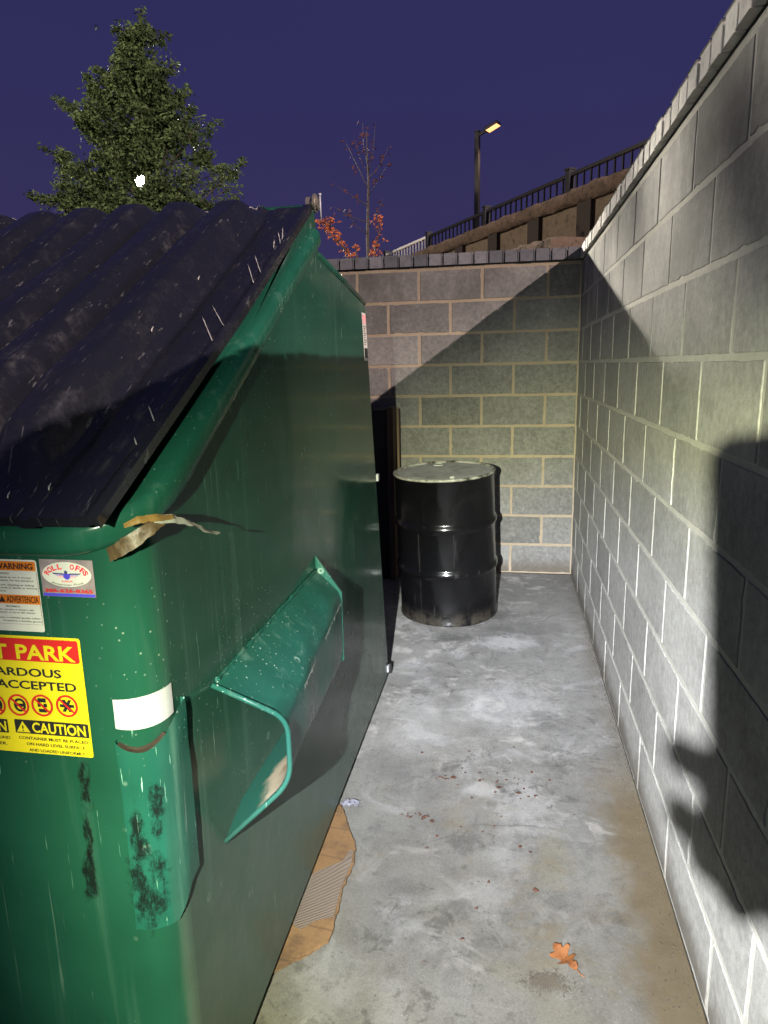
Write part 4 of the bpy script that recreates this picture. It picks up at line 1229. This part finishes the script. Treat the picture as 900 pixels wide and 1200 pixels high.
for (x, z, dens, z0) in limbs:
    for rep in range(2 if dens > .8 else 1):
        dyy = rg.uniform(-1.0, 1.0) * min(1, abs(8.6 - z) / 3) ; tip = Vector((x + rg.uniform(-.1, .1), TY + dyy, z))
        st = Vector((tb.x + .02, TY, z0))
        mid_ = st.lerp(tip, .55) + Vector((0, 0, -.06))
        tk.tube([st, mid_, tip], [.032, .018, .006], 5)
        leaf_spray(cr_, st.lerp(tip, .22), tip, int(150 * dens), .050, rg, .35 + .22 * rg.random(), .31 if dens > .5 else .10)
        for q in range(5):
            base = st.lerp(tip, rg.uniform(.35, .95)); tw = base + Vector((rg.gauss(0, .33), rg.gauss(0, .33), rg.uniform(-.05, .42))) * (1 if dens > .5 else .5)
            tk.tube([base, tw], [.007, .003], 4)
            leaf_spray(cr_, base, tw, int(44 * dens), .048, rg, .42 + .25 * rg.random(), .10)
fl_y = 60.0; fl_x = -.5311 * fl_y; fl_z = 1.42 + .2739 * fl_y + .1
# thin the leaves in the sight line of the far lamp
keepf = []; kc = []; km = []
for f, c_, m_ in zip(cr_.f, cr_.c, cr_.m):
    p = Vector(cr_.v[f[0]])
    dd = keep_clear(p)
    if dd < .14 and rg.random() < .93: continue
    if dd < .38 and rg.random() < .45: continue
    ld = p - Vector((fl_x, fl_y, fl_z))
    if ld.x > .1:
        hit = Vector((fl_x, fl_y, fl_z)) + ld * ((.455 - fl_x) / ld.x)
        if .3 < hit.y < 4.75 and 1.35 < hit.z < 2.25 and rg.random() < .84: continue
    keepf.append(f); kc.append(c_); km.append(m_)
cr_.f, cr_.c, cr_.m = keepf, kc, km
tk.build('trunk', M_leafbark, TR, smooth=True)
cr_.build('crown', M_leaf, TR)

# slim sapling with sparse red leaves
rg = random.Random(5); SY = 9.0; sb = Vector((-1.76, SY, 0))
SP = thing('maple_sapling', 'slim sapling with a few dull red leaves above the end wall', 'tree', tuple(sb))
tk = MB(); tk.tube([sb, sb + Vector((.03, 0, 2.0)), sb + Vector((0, 0, 3.0)), sb + Vector((.03, 0, 3.7)), sb + Vector((.02, 0, 4.26))], [.03, .026, .020, .012, .004], 7)
cr_ = MB(); cr_.recalc = False
for (x0, z0, x1, z1, n) in ((-1.74, 3.6, -2.02, 4.17, 12), (-1.74, 3.7, -1.47, 4.05, 9), (-1.74, 3.75, -1.60, 4.28, 10), (-1.74, 3.4, -2.10, 3.62, 7), (-1.75, 3.5, -1.45, 3.82, 8), (-1.74, 3.8, -1.92, 4.22, 9), (-1.74, 3.2, -2.16, 3.40, 5), (-1.74, 3.15, -1.52, 3.45, 5), (-1.74, 3.9, -1.75, 4.30, 8), (-1.74, 3.05, -1.98, 3.3, 4)):
    y1 = SY + rg.uniform(-.25, .25)
    tk.tube([(x0, SY, z0), ((x0 + x1) / 2 + rg.uniform(-.03, .03), (SY + y1) / 2, (z0 + z1) / 2 - .02), (x1, y1, z1)], [.006, .004, .002], 4)
    for k in range(n):
        t = rg.uniform(.3, 1.05); c = (x0 + (x1 - x0) * t + rg.gauss(0, .03), SY + (y1 - SY) * t, z0 + (z1 - z0) * t + rg.gauss(0, .03))
        leaf_cloud(cr_, c, (.02, .02, .02), 2, .026, rg, .4)
tk.build('trunk', M_leafbark, SP, smooth=True); cr_.build('crown', M_leaf_red, SP)
# low bush with rusty orange leaves at its foot
BY = 8.6; bb = Vector((-1.75, BY, 0))
BU = thing('maple_shrub', 'rusty orange leafed branches showing just above the end wall', 'shrub', tuple(bb))
tk = MB(); cr_ = MB(); cr_.recalc = False
for (pts, n) in (([(-1.75, 1.2), (-1.88, 2.75), (-2.03, 2.90), (-2.16, 3.05), (-2.22, 3.16), (-2.05, 3.19)], 46), ([(-1.75, 1.2), (-1.95, 2.82), (-2.12, 3.12), (-2.26, 3.15)], 30), ([(-1.75, 1.2), (-1.62, 2.72), (-1.55, 3.0), (-1.53, 3.18)], 26), ([(-1.75, 1.2), (-1.60, 2.74), (-1.62, 2.95)], 14), ([(-1.75, 1.2), (-1.80, 2.72), (-1.83, 2.86)], 10)):
    P = [(x, BY + .15 * math.sin(i * 2.0 + x * 9), z) for i, (x, z) in enumerate(pts)]
    tk.tube([bb] + P, [.014] + [.008 - .001 * i for i in range(len(P))], 5)
    for k in range(n):
        i = rg.randint(1, len(P) - 2); t = rg.random(); c = Vector(P[i]).lerp(Vector(P[i + 1]), t) + Vector((rg.gauss(0, .028), rg.gauss(0, .04), rg.gauss(0, .028)))
        leaf_cloud(cr_, c, (.03, .03, .03), 3, .027, rg, .5)
tk.build('stem', M_leafbark, BU, smooth=True); cr_.build('foliage', M_leaf_org, BU)

# floodlight far beyond the tree
FLY = 60.0; fp = Vector((-.5311 * FLY, FLY, 0)); fz = 1.42 + .2739 * FLY
FL = thing('floodlight', 'bright white floodlight glinting through the dark green tree', 'street lamp', tuple(fp))
p = MB(); p.tube([fp, fp + Vector((0, 0, fz))], [.2, .13], 10); p.build('pole', M_pole, FL, smooth=True)
to_c = (CAM - Vector((fp.x, fp.y, fz))).normalized()
Mf = Matrix.Translation((fp.x, fp.y, fz + .1)) @ to_c.to_track_quat('-Z', 'Z').to_matrix().to_4x4()
h = MB(); h.box(-.55, .55, -.45, .45, -.16, .2, .04, Mf); hd = h.build('lamp_head', M_pole, FL)
l = MB(); l.box(-.48, .48, -.38, .38, -.19, -.165, .006, Mf); l.build('lens', M_lamp_white, hd)

# ------------------------------------------------------------------ the photographer: phone, torch, body
def cw(x, y, z): return CAM + right * x + (-down) * y + (-fwd) * z       # camera axes -> world
PH = thing('smartphone', 'dark smartphone held upright to take the picture', 'phone', tuple(cw(-.022, -.06, .010)))
Mp = Matrix.Identity(4)
for i in range(3):
    Mp[i][0] = right[i]; Mp[i][1] = -down[i]; Mp[i][2] = -fwd[i]; Mp[i][3] = CAM[i]
p = MB(); pp = []
for cx_, cy_, a0 in ((.016 - .013, .031 - .013, 0), (-.074 + .013, .031 - .013, PI / 2), (-.074 + .013, -.142 + .013, PI), (.016 - .013, -.142 + .013, 1.5 * PI)):
    pp += [cw(cx_ + .013 * math.cos(a0 + PI / 2 * k / 6), cy_ + .013 * math.sin(a0 + PI / 2 * k / 6), .006) for k in range(7)]
p.plate(pp, -fwd * .0085); p.build('body', M_black, PH, bevel=.002)
p = MB(); p.box(-.070, .012, -.138, .028, .0147, .0152, .0, Mp); p.build('screen', M_ink, PH)
p = MB()
for yy in (-.008, -.032, -.056): p.tube([cw(.0, yy - .012, .0045), cw(.0, yy - .012, .0065)], .0075, 16)
p.build('lens_ring', M_steel, PH)
TORCH = Vector((-.19, -.39, 1.50))
aim = TORCH + Vector((0.1368, 0.8639, -0.4848))
td = (aim - TORCH).normalized()
FT = thing('flashlight', 'small black hand torch held up beside the phone', 'flashlight', tuple(TORCH))
p = MB(); p.tube([TORCH - td * .14, TORCH - td * .05], .0125, 16); p.tube([TORCH - td * .05, TORCH - td * .03, TORCH - td * .004], [.0125, .018, .018], 16, cap=False); p.build('barrel', M_black, FT, smooth=True, angle=40)
p = MB(); p.tube([TORCH - td * .012, TORCH - td * .008], .016, 16); p.build('lens', glow('torch_lens', (.9, .95, 1), 6), FT)

def skin(name, nodes, edges, mats, parent, sub=2):
    me = bpy.data.meshes.new(name); off = origin_of(parent)
    me.from_pydata([tuple(Vector(n[0]) - Vector(off)) for n in nodes], edges, [])
    o = bpy.data.objects.new(name, me); col.objects.link(o)
    md = o.modifiers.new('skin', 'SKIN')
    for i, n in enumerate(nodes):
        sv = me.skin_vertices[0].data[i]; r = n[1]; sv.radius = (r, r) if not hasattr(r, '__len__') else r
        sv.use_root = (i == 0)
    sb_ = o.modifiers.new('sub', 'SUBSURF'); sb_.levels = sub; sb_.render_levels = sub
    dg = bpy.context.evaluated_depsgraph_get(); dg.update()
    m2 = bpy.data.meshes.new_from_object(o.evaluated_get(dg))
    bpy.data.objects.remove(o); m2.name = name
    o2 = bpy.data.objects.new(name, m2); col.objects.link(o2)
    for m in (mats if isinstance(mats, list) else [mats]): o2.data.materials.append(m)
    for pl in o2.data.polygons: pl.use_smooth = True
    if parent: o2.parent = parent
    return o2
PE = thing('person', 'person in dark jacket and jeans holding up a phone and a torch', 'person', (.06, -.72, 0))
hR = cw(-.03, -.130, .036)                                    # hand behind and below the phone
hL = TORCH - td * .10 + Vector((-.005, -.005, -.02))
B = [((.06, -.72, .96), .15), ((.06, -.72, 1.16), (.16, .12)), ((.06, -.71, 1.36), (.17, .115)), ((.06, -.71, 1.47), .075), ((.05, -.69, 1.555), .056), ((.05, -.66, 1.655), (.082, .098)), ((.05, -.665, 1.74), (.075, .085)),
     ((.235, -.70, 1.40), .062), ((.27, -.58, 1.17), .048), ((.11, -.22, 1.24), .032), (tuple(hR), .034),
     ((-.115, -.70, 1.40), .062), ((-.235, -.68, 1.15), .048), ((-.215, -.545, 1.36), .032), (tuple(hL), .026),
     ((.15, -.72, .88), .095), ((.16, -.70, .48), .065), ((.16, -.73, .09), .045), ((.17, -.60, .035), .04),
     ((-.03, -.72, .88), .095), ((-.04, -.68, .48), .065), ((-.04, -.72, .09), .045), ((-.05, -.59, .035), .04)]
E = [(0, 1), (1, 2), (2, 3), (3, 4), (4, 5), (5, 6), (2, 7), (7, 8), (8, 9), (9, 10), (2, 11), (11, 12), (12, 13), (13, 14), (0, 15), (15, 16), (16, 17), (17, 18), (0, 19), (19, 20), (20, 21), (21, 22)]
# fingers of the right hand: curled round the phone's far edge, thumb on the near edge; left hand round the torch
def addchain(root, pts, r):
    prev = root
    for i, p in enumerate(pts):
        B.append((tuple(p), r * (1 - .12 * i))); E.append((prev, len(B) - 1)); prev = len(B) - 1
for k, (y_, ex) in enumerate(((-.072, -.066), (-.104, -.091), (-.130, -.091), (-.144, -.080))):
    addchain(10, [cw(-.03, y_ - .004, .030), cw(ex + .018, y_, .022), cw(ex, y_, .009), cw(ex + .008, y_ + .002, -.001)], .0112)
addchain(10, [cw(-.072, -.098, .020), cw(-.075, -.118, .020), cw(-.074, -.138, .020), cw(-.062, -.158, .022)], .0135)
addchain(10, [cw(.020, -.085, .028), cw(.026, -.060, .016), cw(.022, -.040, .010)], .0095)
for k in range(4):
    c0 = TORCH - td * (.075 + .022 * k); sx = Vector((1, 0, 0)); 
    addchain(14, [c0 + Vector((-.020, 0, -.016)), c0 + Vector((-.004, 0, -.027)), c0 + Vector((.022, 0, -.014)), c0 + Vector((.020, 0, .012))], .0085)
addchain(14, [TORCH - td * .09 + Vector((-.018, 0, .012)), TORCH - td * .065 + Vector((-.002, 0, .022))], .009)
bodyo = skin('body', B, E, [M_jacket, M_jeans, M_skin], PE, 2)
for pl in bodyo.data.polygons:
    c = pl.center + Vector((.06, -.72, 0))
    pl.material_index = 0
    if c.z < .93: pl.material_index = 1
    if c.z > 1.51 and abs(c.x - .05) < .14 and c.y < -.5: pl.material_index = 2
    if (c - hR).length < .13 or (c - hL).length < .10: pl.material_index = 2
hm = MB(); rows = []
for j in range(9):
    th = PI * .55 * j / 8
    rows.append([(.05 + .093 * math.sin(th) * math.cos(2 * PI * k / 20), -.685 + .105 * math.sin(th) * math.sin(2 * PI * k / 20), 1.725 + .105 * math.cos(th)) for k in range(20)])
hm.grid(rows, closed=True); hm.build('hair', M_hair, PE, smooth=True)

# ------------------------------------------------------------------ lights
def lamp(name, kind, loc, energy, colr, **k):
    d = bpy.data.lights.new(name, kind); d.energy = energy; d.color = colr
    for a_, v in k.items(): setattr(d, a_, v)
    o = bpy.data.objects.new(name, d); col.objects.link(o); o.location = loc
    return o
# hand torch: bluish core, yellow-green corona, soft cut-off
T = lamp('torch_beam', 'SPOT', TORCH + td * .002, 680, (1, 1, 1), spot_size=rad(130), spot_blend=.35, shadow_soft_size=.006)
T.rotation_euler = td.to_track_quat('-Z', 'Y').to_euler()
d = T.data; d.use_nodes = True; nt = d.node_tree
em_ = nt.nodes.get('Emission') or nt.nodes.new('ShaderNodeEmission')
tc = nt.nodes.new('ShaderNodeTexCoord')
sx = nt.nodes.new('ShaderNodeSeparateXYZ'); nt.links.new(tc.outputs['Normal'], sx.inputs[0])
ab = nt.nodes.new('ShaderNodeMath'); ab.operation = 'ABSOLUTE'; nt.links.new(sx.outputs['Z'], ab.inputs[0])
ac = nt.nodes.new('ShaderNodeMath'); ac.operation = 'ARCCOSINE'; nt.links.new(ab.outputs[0], ac.inputs[0])
dg_ = nt.nodes.new('ShaderNodeMath'); dg_.operation = 'MULTIPLY'; nt.links.new(ac.outputs[0], dg_.inputs[0]); dg_.inputs[1].default_value = 57.2958 / 60
cr = nt.nodes.new('ShaderNodeValToRGB'); nt.links.new(dg_.outputs[0], cr.inputs[0])
stops = [(0.0, (0.9021, 0.9215, 0.97)), (0.1333, (0.93, 0.95, 1.0)), (0.2333, (0.857, 0.8758, 0.9044)), (0.3, (0.696, 0.7134, 0.6519)), (0.3667, (0.4992, 0.5148, 0.3432)), (0.4333, (0.3168, 0.3267, 0.2178)), (0.4833, (0.1813, 0.1866, 0.1383)), (0.5333, (0.0709, 0.0727, 0.0622)), (0.5833, (0.0244, 0.025, 0.0233)), (0.65, (0.0112, 0.0115, 0.0112)), (0.7667, (0.0056, 0.0057, 0.006)), (1.0, (0.0028, 0.0029, 0.003))]
e = cr.color_ramp
while len(e.elements) < len(stops): e.elements.new(.5)
for el, (p_, c_) in zip(e.elements, stops): el.position = p_; el.color = (*c_, 1)
nt.links.new(cr.outputs[0], em_.inputs['Color'])
fo = nt.nodes.new('ShaderNodeLightFalloff'); fo.inputs['Strength'].default_value = 1.0; fo.inputs['Smooth'].default_value = 0
nt.links.new(fo.outputs['Linear'], em_.inputs['Strength'])
# floodlight beyond the tree, the lamp over the right wall (pale pinkish), the visible warm street lamp
A = lamp('floodlight_beam', 'SPOT', tuple(Vector((fp.x, fp.y, fz + .1)) + to_c * .45), 850000, (1.0, .93, .80), spot_size=rad(7), spot_blend=.5, shadow_soft_size=.75)
A.rotation_euler = (Vector((.455, 2.5, 1.75)) - A.location).to_track_quat('-Z', 'Y').to_euler()
street_lamp('second street lamp out beyond the right block wall', (12.4, -7.0, 0), 10.35, rad(150), glow('pinkish_lamp_lens', (1, .8, .72), 30))
Bl = lamp('street_lamp_beam', 'SPOT', (11.9, -6.7, 10.1), 27000, (1.0, .80, .74), spot_size=rad(120), spot_blend=.5, shadow_soft_size=.08)
Bl.rotation_euler = (Vector((-.5, 4.6, 1.8)) - Vector((11.9, -6.7, 10.1))).to_track_quat('-Z', 'Y').to_euler()
street_lamp('third street lamp out on the left beyond the dumpster', (-13.6, 4.6, 0), 8.3, rad(20), glow('yellowish_lamp_lens', (1, .86, .66), 30))
Dl = lamp('street_lamp_beam', 'SPOT', (-13.1, 4.8, 8.0), 7500, (1.0, .84, .66), spot_size=rad(62), spot_blend=.5, shadow_soft_size=.1)
Dl.rotation_euler = (Vector((-2.0, 13.8, 3.7)) - Vector((-13.1, 4.8, 8.0))).to_track_quat('-Z', 'Y').to_euler()
Cl = lamp('warm_lamp_beam', 'SPOT', tuple(Mh1 @ Vector((.51, 0, -.09))), 900, (1.0, .66, .38), spot_size=rad(150), spot_blend=.5, shadow_soft_size=.1)
Cl.rotation_euler = (Vector((.3, -.5, -1))).to_track_quat('-Z', 'Y').to_euler()

# ------------------------------------------------------------------ dusk sky
w = bpy.data.worlds.new('World'); scn.world = w; w.use_nodes = True
nt = w.node_tree; nt.nodes.clear()
outn = nt.nodes.new('ShaderNodeOutputWorld'); bg = nt.nodes.new('ShaderNodeBackground')
sky = nt.nodes.new('ShaderNodeTexSky'); sky.sky_type = 'NISHITA'; sky.sun_disc = False
sky.sun_elevation = rad(-6); sky.sun_rotation = rad(200)
tc = nt.nodes.new('ShaderNodeTexCoord'); sp = nt.nodes.new('ShaderNodeSeparateXYZ'); nt.links.new(tc.outputs['Generated'], sp.inputs[0])
cr = nt.nodes.new('ShaderNodeValToRGB'); nt.links.new(sp.outputs['Z'], cr.inputs[0])
e = cr.color_ramp
st = [(0.0, (.31, .25, .70)), (.12, (.28, .24, .76)), (.35, (.22, .207, .78)), (.7, (.17, .18, .68)), (1.0, (.14, .16, .54))]
while len(e.elements) < len(st): e.elements.new(.5)
for el, (p_, c_) in zip(e.elements, st): el.position = p_; el.color = (*c_, 1)
nz = nt.nodes.new('ShaderNodeTexNoise'); nz.inputs['Scale'].default_value = 1.6; nz.inputs['Detail'].default_value = 4
nt.links.new(tc.outputs['Generated'], nz.inputs['Vector'])
mr = nt.nodes.new('ShaderNodeMapRange'); mr.inputs['To Min'].default_value = .84; mr.inputs['To Max'].default_value = 1.16; nt.links.new(nz.outputs[0], mr.inputs[0])
hz = nt.nodes.new('ShaderNodeVectorMath'); hz.operation = 'SCALE'; nt.links.new(cr.outputs[0], hz.inputs[0]); nt.links.new(mr.outputs[0], hz.inputs['Scale'])
ad = nt.nodes.new('ShaderNodeVectorMath'); ad.operation = 'ADD'; nt.links.new(hz.outputs[0], ad.inputs[0]); nt.links.new(sky.outputs[0], ad.inputs[1])
nt.links.new(ad.outputs[0], bg.inputs['Color']); bg.inputs['Strength'].default_value = .13
nt.links.new(bg.outputs[0], outn.inputs['Surface'])

# ------------------------------------------------------------------ render settings
scn.view_settings.view_transform = 'Standard'; scn.view_settings.look = 'None'; scn.view_settings.exposure = 0
scn.render.engine = 'CYCLES'
scn.cycles.max_bounces = 6; scn.cycles.diffuse_bounces = 1; scn.cycles.glossy_bounces = 3; scn.cycles.use_denoising = True
scn.cycles.sample_clamp_indirect = 4
